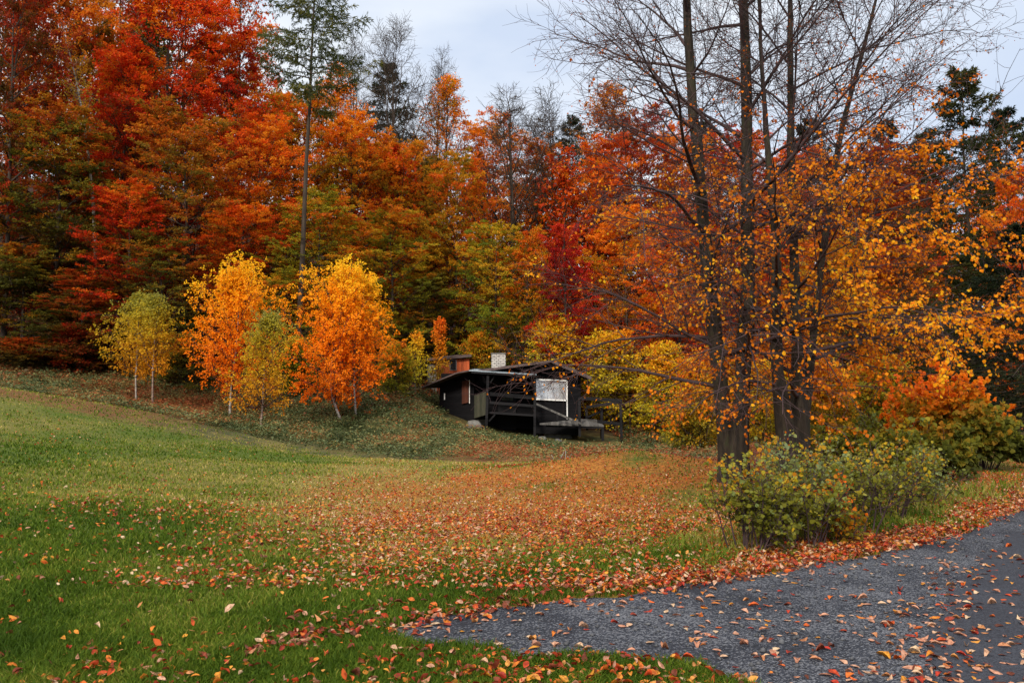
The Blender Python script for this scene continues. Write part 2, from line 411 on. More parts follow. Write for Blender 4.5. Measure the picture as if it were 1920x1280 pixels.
def make_conifer(seed, h=20., rad=3.2, r0=.22, base=.06, m1=80, m2=13, leaves=15, droop=.5, mats=('bark_far', 'spruce'), nlen=.30, upturn=.5, prof=None, needles=True, width=.22, ang=(100, 50), m3=0, thin=.35):
    rng = np.random.default_rng(seed)
    n = 10; tt = np.linspace(0, 1, n)
    T0 = np.zeros((1, n, 3)); T0[0, :, 2] = tt * h - .4 * (tt == 0); T0[0, :, :2] = rng.normal(0, .04, (n, 2))
    R0 = (r0 * (1 - tt * .95))[None]
    w = Wood(); w.tubes(T0, R0, 8)
    A = lambda t: R(ang[0]) + (R(ang[1]) - R(ang[0])) * t ** 1.5
    p, D, t, r, par = kids(rng, T0, R0, m1, base, .99, A)
    u = (t - base) / (1 - base)
    pf = np.array(prof if prof else ((0, .8), (.2, 1), (1, .06)))
    L = rad * np.interp(u, pf[:, 0], pf[:, 1]) * rng.uniform(.7, 1.15, len(t))
    P1 = grow(rng, p, D, L, 7, -droop, upturn, .05)
    R1 = taper(np.minimum(r * .4, .012 + L * .012), np.full(len(L), .008), 7)
    w.tubes(P1, R1, 4)
    p, D, t2, r, par1 = kids(rng, P1, R1, m2, .12, 1., lambda t: R(50) + 0 * t, .3)
    L2 = L[par1] * thin * (1.1 - .6 * t2) * rng.uniform(.6, 1.3, len(t2)) + .15
    P2 = grow(rng, p, D, L2, 4, -droop * .8, -.1, .08)
    w.tubes(P2, taper(np.full(len(L2), .009), np.full(len(L2), .004), 4), 3)
    Pl, pr = P2, par1
    if m3:
        p, D, t3, r, par2 = kids(rng, P2, taper(np.full(len(L2), .009), np.full(len(L2), .004), 4), m3, .1, 1., lambda t: R(50) + 0 * t, .5)
        L3 = L2[par2] * .4 * rng.uniform(.6, 1.3, len(t3)) + .08
        Pl = grow(rng, p, D, L3, 4, -droop, -droop * .5, .08); pr = par1[par2]
        w.tubes(Pl, taper(np.full(len(L3), .006), np.full(len(L3), .003), 4), 3)
    pos, T, idx = on_twigs(rng, Pl, leaves, 0, 1)
    N = len(pos)
    d = nrmz(T + rng.normal(0, .55, (N, 3)) + np.array([0, 0, -.25]))
    nr = nrmz(rng.normal(0, .6, (N, 3)) + np.array([0, 0, .8]))
    v = rank01(.5 * rng.random(len(L))[pr[idx]] + .5 * rng.random(N))
    return w.mesh('trunk', M[mats[0]]), leaf_mesh('crown', pos, d, nr, nlen * rng.uniform(.6, 1.2, N), v, M[mats[1]], width=width)

PROTO = {}
PROTO['beech'] = [make_tree(11 + i, mats=('bark_far', 'red'), m1=42 + 2 * i, rad=5.6 + .3 * i, base=.06 + .02 * i, prof=((0, .8), (.25, 1), (.6, .95), (.85, .68), (1, .34)), ang=(76, 40), leaves=25, lsize=.165, wv=(.2, .6, .2)) for i in range(4)]
PROTO['open'] = [make_tree(31 + i, base=.3, m1=30, m2=9, m3=6, leaves=6, lsize=.17, ang=(66, 30), rad=4.6, up=(.25, .1), mats=('bark_far', 'orange'), r0=.2, tw=.016, flat=.7) for i in range(3)]
PROTO['bare'] = [make_tree(41 + i, base=.32, m1=17, m2=13, m3=10, leaves=0, ang=(40, 14), rad=7.0, prof=((0, 1.25), (.5, .95), (1, .45)), up=(.5, .1), mats=('bark_far', 'orange'), r0=.27, tw=.017, flat=None, up2=(.25, .25), len3=.42) for i in range(3)]
PROTO['bush'] = [make_tree(51 + i, h=4., r0=.06, base=.03, rad=2.0, m1=34, m2=7, m3=4, leaves=10, lsize=.14, ang=(62, 30), prof=((0, .9), (.4, 1), (1, .35)), up=(.35, -.05), mats=('bark_far', 'yellow'), tw=.008, flat=.8) for i in range(3)]
PROTO['conifer'] = [make_conifer(61 + i, rad=4.2, m1=95, leaves=26, nlen=.30, thin=.5, prof=((0, .9), (.3, 1), (.7, .66), (.9, .36), (1, .1))) for i in range(2)]

def place(kind, var, loc, h, wid, pal, name, label, cat='tree', group=None, rz=0., bark=None, h0=20., w0=10.):
    tm, cm = PROTO[kind][var % len(PROTO[kind])]
    t = thing(name, label, cat, loc, rz, group, (wid / w0, wid / w0, h / h0))
    a = obj('trunk', tm, t)
    if bark:
        a.material_slots[0].link = 'OBJECT'; a.material_slots[0].material = M[bark]
    if cm:
        c = obj('crown', cm, t)
        c.material_slots[0].link = 'OBJECT'; c.material_slots[0].material = M[pal]
    return t
def at(px, d):
    return (px - 960) / FPX * d / (CP + SP * .03)
def tree_px(kind, var, px, top, d, wpx, pal, name, label, cat='tree', group=None, bark=None, h0=20., w0=10.):
    x = at(px, d); z = Hs(x, d)
    h = un(px, top, d)[2] - z
    return place(kind, var, (x, d, z - .05), h, wpx / FPX * d, pal, name, label, cat, group, (var * 2.1 + px * .7) % 6.28, bark, h0, w0)

# ------------------------------------------------------------------ ground, gravel, road
def axis(segs):
    o = []
    for a, b, s in segs:
        o.append(np.arange(a, b, s))
    return np.concatenate(o + [[segs[-1][1]]])
gx = axis([(-700, -120, 40), (-120, -36, 3), (-36, 26, .42), (26, 120, 3), (120, 700, 40)])
gy = axis([(-200, -12, 12), (-12, 2, 1), (2, 30, .34), (30, 62, .6), (62, 160, 3), (160, 800, 40)])
GX, GY = np.meshgrid(gx, gy)
GZ = H(GX, GY)
nx, ny = len(gx), len(gy)
i0 = (np.arange(ny - 1)[:, None] * nx + np.arange(nx - 1)[None]).ravel()
gq = np.stack([i0, i0 + 1, i0 + nx + 1, i0 + nx], 1)
wild = sstep(-.4, .9, GY - lawn_y(GX)) * sstep(-60, -30, -np.abs(GX))
wild = np.maximum(wild, sstep(26, 30, GY)) * (1 - .0 * GX)
wild = np.where(GX > 3, np.maximum(sstep(.5, 2.0, GY - edge_y(GX) - 4.5) * sstep(3, 6, GX), wild), wild)
dry = np.clip(.2 * sstep(7, 13, GY) + .75 * np.exp(-((GX + 3.0) / 4.5) ** 2 - ((GY - 19) / 6) ** 2) + .55 * np.exp(-((GX + .3) / 3.) ** 2 - ((GY - 11.5) / 4) ** 2) + .5 * np.exp(-((GY - lawn_y(GX) + 1.5) / 1.6) ** 2) + .25 * wob(GX, GY, 2.5), 0, 1)
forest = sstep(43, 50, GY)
gm, n = newmat('ground')
tcn = nd(n, 'ShaderNodeTexCoord')
def att(k): return nd(n, 'ShaderNodeAttribute', attribute_name=k).outputs['Fac']
def noi(s, d=5, r=.6):
    z = nd(n, 'ShaderNodeTexNoise', i_Scale=s, i_Detail=d, i_Roughness=r); n.links.new(tcn.outputs['Object'], z.inputs['Vector']); return z.outputs['Fac']
def mixc(f, a, b):
    m = nd(n, 'ShaderNodeMix', data_type='RGBA'); n.links.new(f, m.inputs['Factor']); n.links.new(a, m.inputs['A']); n.links.new(b, m.inputs['B']); return m.outputs['Result']
def mth(op, a, b):
    m = nd(n, 'ShaderNodeMath', operation=op, use_clamp=False)
    for s, x in zip(m.inputs, (a, b)):
        if isinstance(x, (int, float)): s.default_value = x
        else: n.links.new(x, s)
    return m.outputs[0]
def sharp(a, nz, w):      # attribute edge broken up by noise
    r = nd(n, 'ShaderNodeMapRange'); r.inputs['From Min'].default_value = .5 - w; r.inputs['From Max'].default_value = .5 + w
    n.links.new(mth('ADD', a, mth('MULTIPLY', mth('SUBTRACT', nz, .5), 1.3)), r.inputs['Value']); return r.outputs[0]
fine = noi(22, 6, .7); mid = noi(2.2, 5); big = noi(.5, 4)
green = ramp(n, [(.25, (.028, .050, .007)), (.5, (.060, .095, .012)), (.75, (.115, .145, .024))], fine)
dryc = ramp(n, [(.25, (.10, .085, .025)), (.5, (.19, .15, .045)), (.75, (.28, .21, .075))], fine)
grass = mixc(sharp(att('dry'), mid, .45), green, dryc)
wildc = ramp(n, [(.3, (.022, .03, .012)), (.5, (.05, .062, .026)), (.68, (.10, .055, .028)), (.8, (.12, .04, .022))], noi(3.0, 7, .7))
lit = ramp(n, [(.25, (.06, .020, .008)), (.42, (.20, .065, .014)), (.56, (.38, .15, .024)), (.72, (.48, .27, .07))], noi(14, 6, .75))
brownc = ramp(n, [(.3, (.05, .022, .012)), (.55, (.17, .07, .025)), (.75, (.28, .14, .05))], fine)
wildc = mixc(ramp(n, [(.42, (0, 0, 0)), (.62, (.6, .6, .6))], noi(.9, 4)), wildc, dryc)
wildc = mixc(sharp(att('rust'), mid, .4), wildc, brownc)
c = mixc(sharp(att('wild'), mid, .3), grass, wildc)
c = mixc(sharp(mth('MULTIPLY', att('litter'), ramp(n, [(.35, (.55, .55, .55)), (.6, (1, 1, 1))], noi(.7, 4))), noi(5, 6, .7), .35), c, lit)
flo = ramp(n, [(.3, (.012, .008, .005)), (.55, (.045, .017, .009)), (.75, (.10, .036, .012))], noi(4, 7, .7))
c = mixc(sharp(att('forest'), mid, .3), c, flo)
pb = nd(n, 'ShaderNodeBsdfPrincipled', i_Roughness=.9); pb.inputs['Specular IOR Level'].default_value = .15
n.links.new(c, pb.inputs['Base Color'])
bp = nd(n, 'ShaderNodeBump', i_Strength=.8, i_Distance=.05); n.links.new(fine, bp.inputs['Height']); n.links.new(bp.outputs[0], pb.inputs['Normal'])
n.links.new(pb.outputs[0], nd(n, 'ShaderNodeOutputMaterial').inputs[0])
me = mesh_np('ground', np.stack([GX, GY, GZ], -1).reshape(-1, 3), gq, mat=gm, smooth=True,
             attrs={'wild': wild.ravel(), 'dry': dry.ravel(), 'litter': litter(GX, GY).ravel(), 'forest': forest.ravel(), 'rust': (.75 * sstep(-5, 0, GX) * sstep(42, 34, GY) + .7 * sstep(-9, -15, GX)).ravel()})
tag(obj('ground', me), kind='structure')

def dense(poly, step, amp, seed):
    """closed polygon resampled with a ragged outline"""
    rng = np.random.default_rng(seed)
    out = []
    for (a, b) in zip(poly, np.roll(poly, -1, 0)):
        L = np.linalg.norm(b - a); k = max(int(L / step), 1)
        for i in range(k):
            out.append(a + (b - a) * i / k)
    out = np.array(out)
    return out + amp * np.stack([wob(out[:, 0], out[:, 1], .35), wob(out[:, 1] + 9, out[:, 0], .35)], 1) + rng.normal(0, .011, out.shape)
asph_l = np.array([(2.6, -12), (2.3, 2)] + [tuple(ung(*p)) for p in [(1768,1280),(1758,1230),(1752,1160),(1790,1110),(1830,1060),(1920,988)]] + [(8.8, 13.2), (12.6, 18), (17.8, 24.5), (25, 33.5), (37, 46.5)])
asph_r = np.array([(40, 43), (29, 31), (22, 22), (17, 16), (13.5, 11.5), (11.5, 8), (10, 3), (9.5, -12)])
ASPH = dense(np.concatenate([asph_l, asph_r]), .07, .06, 5)
low = np.array([tuple(ung(*p)) for p in [(690,1192),(780,1207),(1000,1230),(1200,1238),(1320,1248),(1410,1285)]] + [(1.35, 2.5), (1.2, -12), (4, -12), (4.2, 5)])
grav = np.concatenate([low, np.array([(4.6, 6.2), (5.6, 8.2), (8, 11.5), (9.5, 14)]), np.array([(9.0, 14.9)]), EDGE[(EDGE[:, 0] > -1.2) & (EDGE[:, 0] < 8.5)][::-1]])
GRAV = dense(grav, .08, .07, 6)
def inside(poly, x, y):
    x = np.asarray(x); y = np.asarray(y); c = np.zeros(x.shape, bool)
    for (x1, y1), (x2, y2) in zip(poly, np.roll(poly, -1, 0)):
        if y1 == y2: continue
        k = ((y1 > y) != (y2 > y)) & (x < (x2 - x1) * (y - y1) / (y2 - y1) + x1)
        c ^= k
    return c
def flat_poly(name, poly, z, mat):
    me = bpy.data.meshes.new(name)
    me.from_pydata([(a, b, z) for a, b in poly], [], [list(range(len(poly)))])
    me.materials.append(mat)
    return tag(obj(name, me), kind='structure')
def roadmat(name, stops, vscale, bump, rough, seed):
    m, n = newmat(name)
    tc = nd(n, 'ShaderNodeTexCoord')
    vo = nd(n, 'ShaderNodeTexVoronoi', i_Scale=vscale); n.links.new(tc.outputs['Object'], vo.inputs['Vector'])
    n1 = nd(n, 'ShaderNodeTexNoise', i_Scale=.9, i_Detail=10, i_Roughness=.72); n.links.new(tc.outputs['Object'], n1.inputs['Vector'])
    n2 = nd(n, 'ShaderNodeTexNoise', i_Scale=90, i_Detail=3); n.links.new(tc.outputs['Object'], n2.inputs['Vector'])
    sp = nd(n, 'ShaderNodeSeparateColor'); n.links.new(vo.outputs['Color'], sp.inputs[0])
    a = nd(n, 'ShaderNodeMath', operation='MULTIPLY_ADD'); n.links.new(sp.outputs[0], a.inputs[0]); a.inputs[1].default_value = .45; n.links.new(n1.outputs['Fac'], a.inputs[2])
    b = nd(n, 'ShaderNodeMath', operation='MULTIPLY_ADD'); n.links.new(n2.outputs['Fac'], b.inputs[0]); b.inputs[1].default_value = .3; n.links.new(a.outputs[0], b.inputs[2])
    c = ramp(n, stops, b.outputs[0])
    p = nd(n, 'ShaderNodeBsdfPrincipled', i_Roughness=rough); p.inputs['Specular IOR Level'].default_value = .2; n.links.new(c, p.inputs['Base Color'])
    rr = nd(n, 'ShaderNodeMapRange'); rr.inputs['To Min'].default_value = rough - .18; rr.inputs['To Max'].default_value = rough + .2
    n.links.new(n1.outputs['Fac'], rr.inputs['Value']); n.links.new(rr.outputs[0], p.inputs['Roughness'])
    bu = nd(n, 'ShaderNodeBump', i_Strength=bump, i_Distance=.015); n.links.new(vo.outputs['Distance'], bu.inputs['Height']); n.links.new(bu.outputs[0], p.inputs['Normal'])
    n.links.new(p.outputs[0], nd(n, 'ShaderNodeOutputMaterial').inputs[0])
    return m
M['gravel'] = roadmat('gravel', [(.45, (.005, .0055, .007)), (.72, (.016, .019, .028)), (.98, (.037, .043, .060)), (1.2, (.13, .138, .16))], 95, .7, .82, 1)
M['asphalt'] = roadmat('asphalt', [(.45, (.010, .011, .017)), (.8, (.019, .022, .032)), (1.15, (.036, .041, .055))], 90, .35, .72, 2)
flat_poly('gravel_track', GRAV, .004, M['gravel'])
flat_poly('road', ASPH, .010, M['asphalt'])
rng = np.random.default_rng(8)
# loose stones on the gravel: one uncountable scatter
N = 9000
sx_ = rng.uniform(-1, 9, N); sy_ = 4 + 9 * rng.random(N) ** 1.6
k = inside(GRAV, sx_, sy_) & ~inside(ASPH, sx_, sy_)
sx_, sy_ = sx_[k], sy_[k]; N = len(sx_)
sz = .006 + .022 * rng.random(N) ** 4
oc = np.array([(1, 0, 0), (0, 1, 0), (-1, 0, 0), (0, -1, 0), (0, 0, .7), (0, 0, -.4)])
jit = oc[None] * rng.uniform(.6, 1.3, (N, 6, 1)) + rng.normal(0, .12, (N, 6, 3))
v = np.stack([sx_, sy_, np.full(N, .008)], 1)[:, None] + jit * sz[:, None, None]
tr = np.array([(0, 1, 4), (1, 2, 4), (2, 3, 4), (3, 0, 4), (1, 0, 5), (2, 1, 5), (3, 2, 5), (0, 3, 5)])
M['stone'] = noisemat('stone', [(.3, (.035, .037, .042)), (.7, (.10, .104, .115))], (9, 9, 9), 3)
tag(obj('loose_stones', mesh_np('loose_stones', v.reshape(-1, 3), tris=(np.arange(N)[:, None, None] * 6 + tr[None]).reshape(-1, 3), mat=M['stone'])),
    'small grey stones loose on the gravel track', 'gravel', kind='stuff')

# ------------------------------------------------------------------ grass
def ground_pts(rng, n, d0, d1, p, side=.72):
    """random ground points ahead of the viewer, denser near"""
    u = rng.random(n)
    d = (d0 ** (1 - p) + u * (d1 ** (1 - p) - d0 ** (1 - p))) ** (1 / (1 - p))
    return rng.uniform(-1, 1, n) * (side * d + .5), d
M['grass'] = leafmat('grass', [(0, (.032, .066, .005)), (.35, (.072, .125, .009)), (.6, (.145, .19, .019)), (.8, (.27, .25, .05)), (1, (.40, .31, .10))], .35, .6, .1)
x, y = ground_pts(rng, 640000, 3.2, 37, 2.1)
on = ~inside(GRAV, x, y) & ~inside(ASPH, x, y)
x, y = x[on], y[on]
wl_ = sstep(-.6, .8, y - lawn_y(x)); li = litter(x, y)
wl_ = np.where(x > 3, np.maximum(wl_, sstep(1.6, 3.2, y - edge_y(x) - 1.2) * sstep(3, 5, x) * .9), wl_)
k = rng.random(len(x)) > np.maximum(wl_ * .93, li * .8)
x, y = x[k], y[k]; li = li[k]
N = len(x); z = H(x, y)
e = y - edge_y(x)
tuft = np.clip(wob(x, y, .5) * .5 + .5, 0, 1)
vl = np.exp(-((e - 1.6) / .8) ** 2) * sstep(0, 3, x)            # longer unmown strip along the verge
hh = (.026 + .040 * rng.random(N) * (.4 + tuft)) * (1 + 2.2 * vl)
ww = .0032 * np.maximum(1, y / 5.5) * rng.uniform(.7, 1.4, N)
az = rng.uniform(0, 6.28, N); bend = hh * rng.uniform(.3, 1.1, N)
dx, dy = np.cos(az), np.sin(az); paz = rng.uniform(0, 6.28, N); wx, wy = np.cos(paz) * ww, np.sin(paz) * ww
pts = np.empty((N, 5, 3))
pts[:, 0] = np.stack([x - wx, y - wy, z - .005], 1); pts[:, 1] = np.stack([x + wx, y + wy, z - .005], 1)
pts[:, 2] = np.stack([x + wx * .8 + dx * bend * .35, y + wy * .8 + dy * bend * .35, z + hh * .65], 1)
pts[:, 3] = np.stack([x - wx * .8 + dx * bend * .35, y - wy * .8 + dy * bend * .35, z + hh * .65], 1)
pts[:, 4] = np.stack([x + dx * bend, y + dy * bend, z + hh], 1)
dr = np.clip(.26 * sstep(6, 12, y) + .75 * np.exp(-((x + 3.0) / 4.5) ** 2 - ((y - 19) / 6) ** 2) + .55 * np.exp(-((x + .3) / 3.) ** 2 - ((y - 11.5) / 4) ** 2) + .5 * np.exp(-((y - lawn_y(x) + 1.5) / 1.6) ** 2) + .3 * wob(x, y, 2.5) + vl * (.28 + .5 * np.clip(wob(x, y, .9), 0, 1)), 0, 1)
v = np.clip(.32 + .55 * dr + .10 * wob(x, y, .8) + .10 * wob(x, y, .27) + rng.normal(0, .18, N) - .12 * sstep(14, 5, y), 0, 1)
b5 = np.arange(N)[:, None] * 5
tag(obj('grass', mesh_np('grass', pts.reshape(-1, 3), b5 + np.array([[0, 1, 2, 3]]), b5 + np.array([[3, 2, 4]]), M['grass'], {'v': np.repeat(v, 5)})),
    'short green meadow grass, yellowing towards the middle', 'grass', kind='stuff')

# ------------------------------------------------------------------ fallen leaves
M['fallen'] = leafmat('fallen', [(0, (.10, .035, .02)), (.18, (.20, .045, .02)), (.32, (.42, .03, .015)), (.5, (.60, .13, .02)), (.66, (.62, .28, .03)), (.8, (.46, .20, .12)), (.9, (.56, .30, .20)), (1, (.60, .44, .28))], .2, .55, .2, 38)
def fall(x, y, size, v, lift, tilt, seed):
    rng = np.random.default_rng(seed); N = len(x)
    pos = np.stack([x, y, H(x, y) + lift], 1)
    az = rng.uniform(0, 6.28, N)
    d = np.stack([np.cos(az), np.sin(az), rng.normal(0, tilt, N)], 1)
    nr = nrmz(rng.normal(0, tilt * 1.3, (N, 3)) + np.array([0, 0, 1.]))
    return pos, d, nr, size, v
acc = []
# gravel and road
a, b = ground_pts(rng, 15000, 3.5, 34, 2.0, .85)
ing, ina = inside(GRAV, a, b), inside(ASPH, a, b)
ed = np.exp(-((b - edge_y(a)) / .28) ** 2)
k = (ing & (rng.random(len(a)) < .26 + .9 * ed + .25 * np.clip(wob(a, b, .7), 0, 1))) | (ina & (rng.random(len(a)) < .20))
a, b = a[k], b[k]; N = len(a)
acc.append(fall(a, b, rng.uniform(.036, .082, N), np.clip(np.where(rng.random(N) < .62, rng.uniform(.74, 1, N), rng.random(N) * .75), 0, 1), .012, .085, 1))
# leaves caught along the broken edge of the asphalt
N = 230
f = rng.random(N) * 5.2; seg = asph_l[1:9]
a = np.interp(f, np.arange(len(seg)), seg[:, 0]) + rng.normal(0, .16, N); b = np.interp(f, np.arange(len(seg)), seg[:, 1]) + rng.normal(0, .1, N)
acc.append(fall(a, b, rng.uniform(.03, .08, N), np.where(rng.random(N) < .45, rng.uniform(.72, 1, N), rng.random(N) * .7), .016, .15, 9))
# verge drift along the gravel edge
N = 8500
t = -1.6 + 16 * rng.random(N) ** 1.5; off = np.abs(rng.normal(0, .40, N)) * (1 + .2 * np.clip(t, 0, 9)) - .16
k = rng.random(N) < np.clip((.25 + .6 * sstep(-.6, 2.5, t)) * (.75 + .5 * wob(t, edge_y(t) + off, .45)), .04, 1)
t, off = t[k], off[k]; N = len(t)
a = t; b = edge_y(t) + off
acc.append(fall(a, b, rng.uniform(.028, .07, N), np.where(rng.random(N) < .30, rng.uniform(.75, 1, N), rng.uniform(.0, .55, N)), .02 + .03 * rng.random(N), .4, 2))
# near grass strip below the gravel, and the near lawn
a, b = ground_pts(rng, 42000, 3.4, 12, 2.2, .85)
k = ~inside(GRAV, a, b) & ~inside(ASPH, a, b)
a, b = a[k], b[k]
prob = .045 + .34 * sstep(5.5, 5.0, b) * sstep(-1.1, -.2, a) + .22 * np.exp(-((a + 2.2) / .5) ** 2 - ((b - 5.0) / .3) ** 2) + .10 * np.clip(wob(a, b, .45) - .2, 0, 1) + .10 * sstep(6.2, 4.6, b)
prob *= .55 + .45 * sstep(-3.2, -.6, a)
k = rng.random(len(a)) < prob
a, b = a[k], b[k]; N = len(a)
acc.append(fall(a, b, rng.uniform(.024, .066, N), np.where(rng.random(N) < .14, rng.uniform(.78, 1, N), rng.uniform(.08, .76, N)), .03 + .025 * rng.random(N), .5, 3))
# the carpet under the two big trees, thinning over the meadow
a, b = ground_pts(rng, 150000, 7, 30, 1.7, .72)
k = ~inside(GRAV, a, b) & ~inside(ASPH, a, b) & (rng.random(len(a)) < np.clip(litter(a, b) * .72 + .02 + .03 * sstep(-6, 0, a), 0, 1))
a, b = a[k], b[k]; N = len(a)
far = sstep(16, 22, b) * litter(a, b)
acc.append(fall(a, b, rng.uniform(.03, .06, N), np.clip(.09 + np.where(rng.random(N) < .2 * (1 - far), rng.uniform(.72, 1, N), rng.uniform(.02, .72, N) * (1 - .5 * far)) + .10 * wob(a, b, 1.4), 0, 1), .03 + .03 * rng.random(N), .42, 4))
pos, d, nr, size, v = [np.concatenate(q) for q in zip(*acc)]
tag(obj('fallen_leaves', leaf_mesh('fallen_leaves', pos, d, nr, size, v, M['fallen'], 9, .50, 1.6)), 'red, orange and pale fallen leaves strewn over meadow, verge and road', 'fallen leaves', kind='stuff')
# the one large pale curled leaf on the lawn
gl = ung(421, 1161)
me = leaf_mesh('curled_leaf', np.array([[gl[0], gl[1], .05]]), np.array([[.5, .3, .5]]), np.array([[-.5, -.5, .7]]), np.array([.085]), np.array([.95]), M['fallen'], True, .75, 0)
tag(obj('curled_leaf', me), 'large pale beige curled leaf standing up in the near lawn', 'leaf')

# ------------------------------------------------------------------ rough growth between lawn and forest
M['fern'] = leafmat('fern', [(0, (.025, .036, .010)), (.3, (.07, .095, .030)), (.55, (.14, .175, .08)), (.75, (.22, .20, .06)), (.88, (.30, .16, .05)), (1, (.28, .08, .03))], .3, .6, .2)
x = rng.uniform(-30, 9, 36000); y = rng.uniform(24, 52, 36000)
dens = sstep(.0, 1.2, y - lawn_y(x)) * (.45 + .55 * np.clip(wob(x, y, 1.3) + .6, 0, 1)) * (1 - .5 * litter(x, y)) * (1 - .75 * sstep(45, 52, y))
dens *= 1 - .62 * sstep(-6, -1, x) * sstep(39, 34, y); dens *= 1 - ((x > -3.7) & (x < 5.6) & (y > 42.2) & (y < 50)); dens *= 1 - .6 * ((x > -2.5) & (x < 5.6) & (y > 38.5))
k = rng.random(len(x)) < dens
x, y = x[k], y[k]; nb = len(x); z = H(x, y)
hgt = (.12 + .42 * rng.random(nb) ** 1.5) * (1 + .4 * wob(x, y, 2.))
hgt = np.clip(hgt, .08, .6) * np.where((y > 37) & (x > -4) & (x < 6), .55, 1.)
per = 16
idx = np.repeat(np.arange(nb), per); N = len(idx)
az = rng.uniform(0, 6.28, N); rr = rng.random(N)
pos = np.stack([x[idx] + np.cos(az) * rr * .35, y[idx] + np.sin(az) * rr * .35, z[idx] + hgt[idx] * (.15 + .85 * rng.random(N) * (1 - .5 * rr))], 1)
d = nrmz(np.stack([np.cos(az), np.sin(az), rng.normal(.1, .4, N)], 1)); nr = nrmz(rng.normal(0, .45, (N, 3)) + np.array([0, 0, 1.]))
v = np.clip((wob(x, y, 1.7) * .3 + .42 + .22 * rng.normal(0, 1, nb) + .35 * sstep(-9, -15, x) + .42 * sstep(-4, 1, x) * sstep(40, 33, y))[idx] + rng.normal(0, .13, N), 0, 1)
tag(obj('undergrowth', leaf_mesh('undergrowth', pos, d, nr, rng.uniform(.06, .16, N), v, M['fern'], width=.42)), 'grey-green brambles and ferns covering the rough slope', 'undergrowth', kind='stuff')
# forest-edge litter and low growth
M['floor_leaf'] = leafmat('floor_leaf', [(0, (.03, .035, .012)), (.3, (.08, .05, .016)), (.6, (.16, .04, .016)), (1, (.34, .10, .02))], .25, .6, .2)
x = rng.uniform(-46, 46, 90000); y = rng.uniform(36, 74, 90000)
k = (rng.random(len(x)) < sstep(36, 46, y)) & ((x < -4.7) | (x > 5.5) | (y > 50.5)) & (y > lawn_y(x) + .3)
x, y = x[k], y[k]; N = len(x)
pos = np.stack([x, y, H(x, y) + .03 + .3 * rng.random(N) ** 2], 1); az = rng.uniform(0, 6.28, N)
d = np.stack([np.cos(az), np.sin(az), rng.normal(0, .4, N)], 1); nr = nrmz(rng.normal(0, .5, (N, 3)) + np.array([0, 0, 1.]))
tag(obj('forest_floor_leaves', leaf_mesh('forest_floor_leaves', pos, d, nr, rng.uniform(.12, .28, N), np.clip(.5 + .3 * wob(x, y, 2.) + rng.normal(0, .2, N), 0, 1), M['floor_leaf'])), 'dull red leaf litter and low growth at the forest edge', 'undergrowth', kind='stuff')

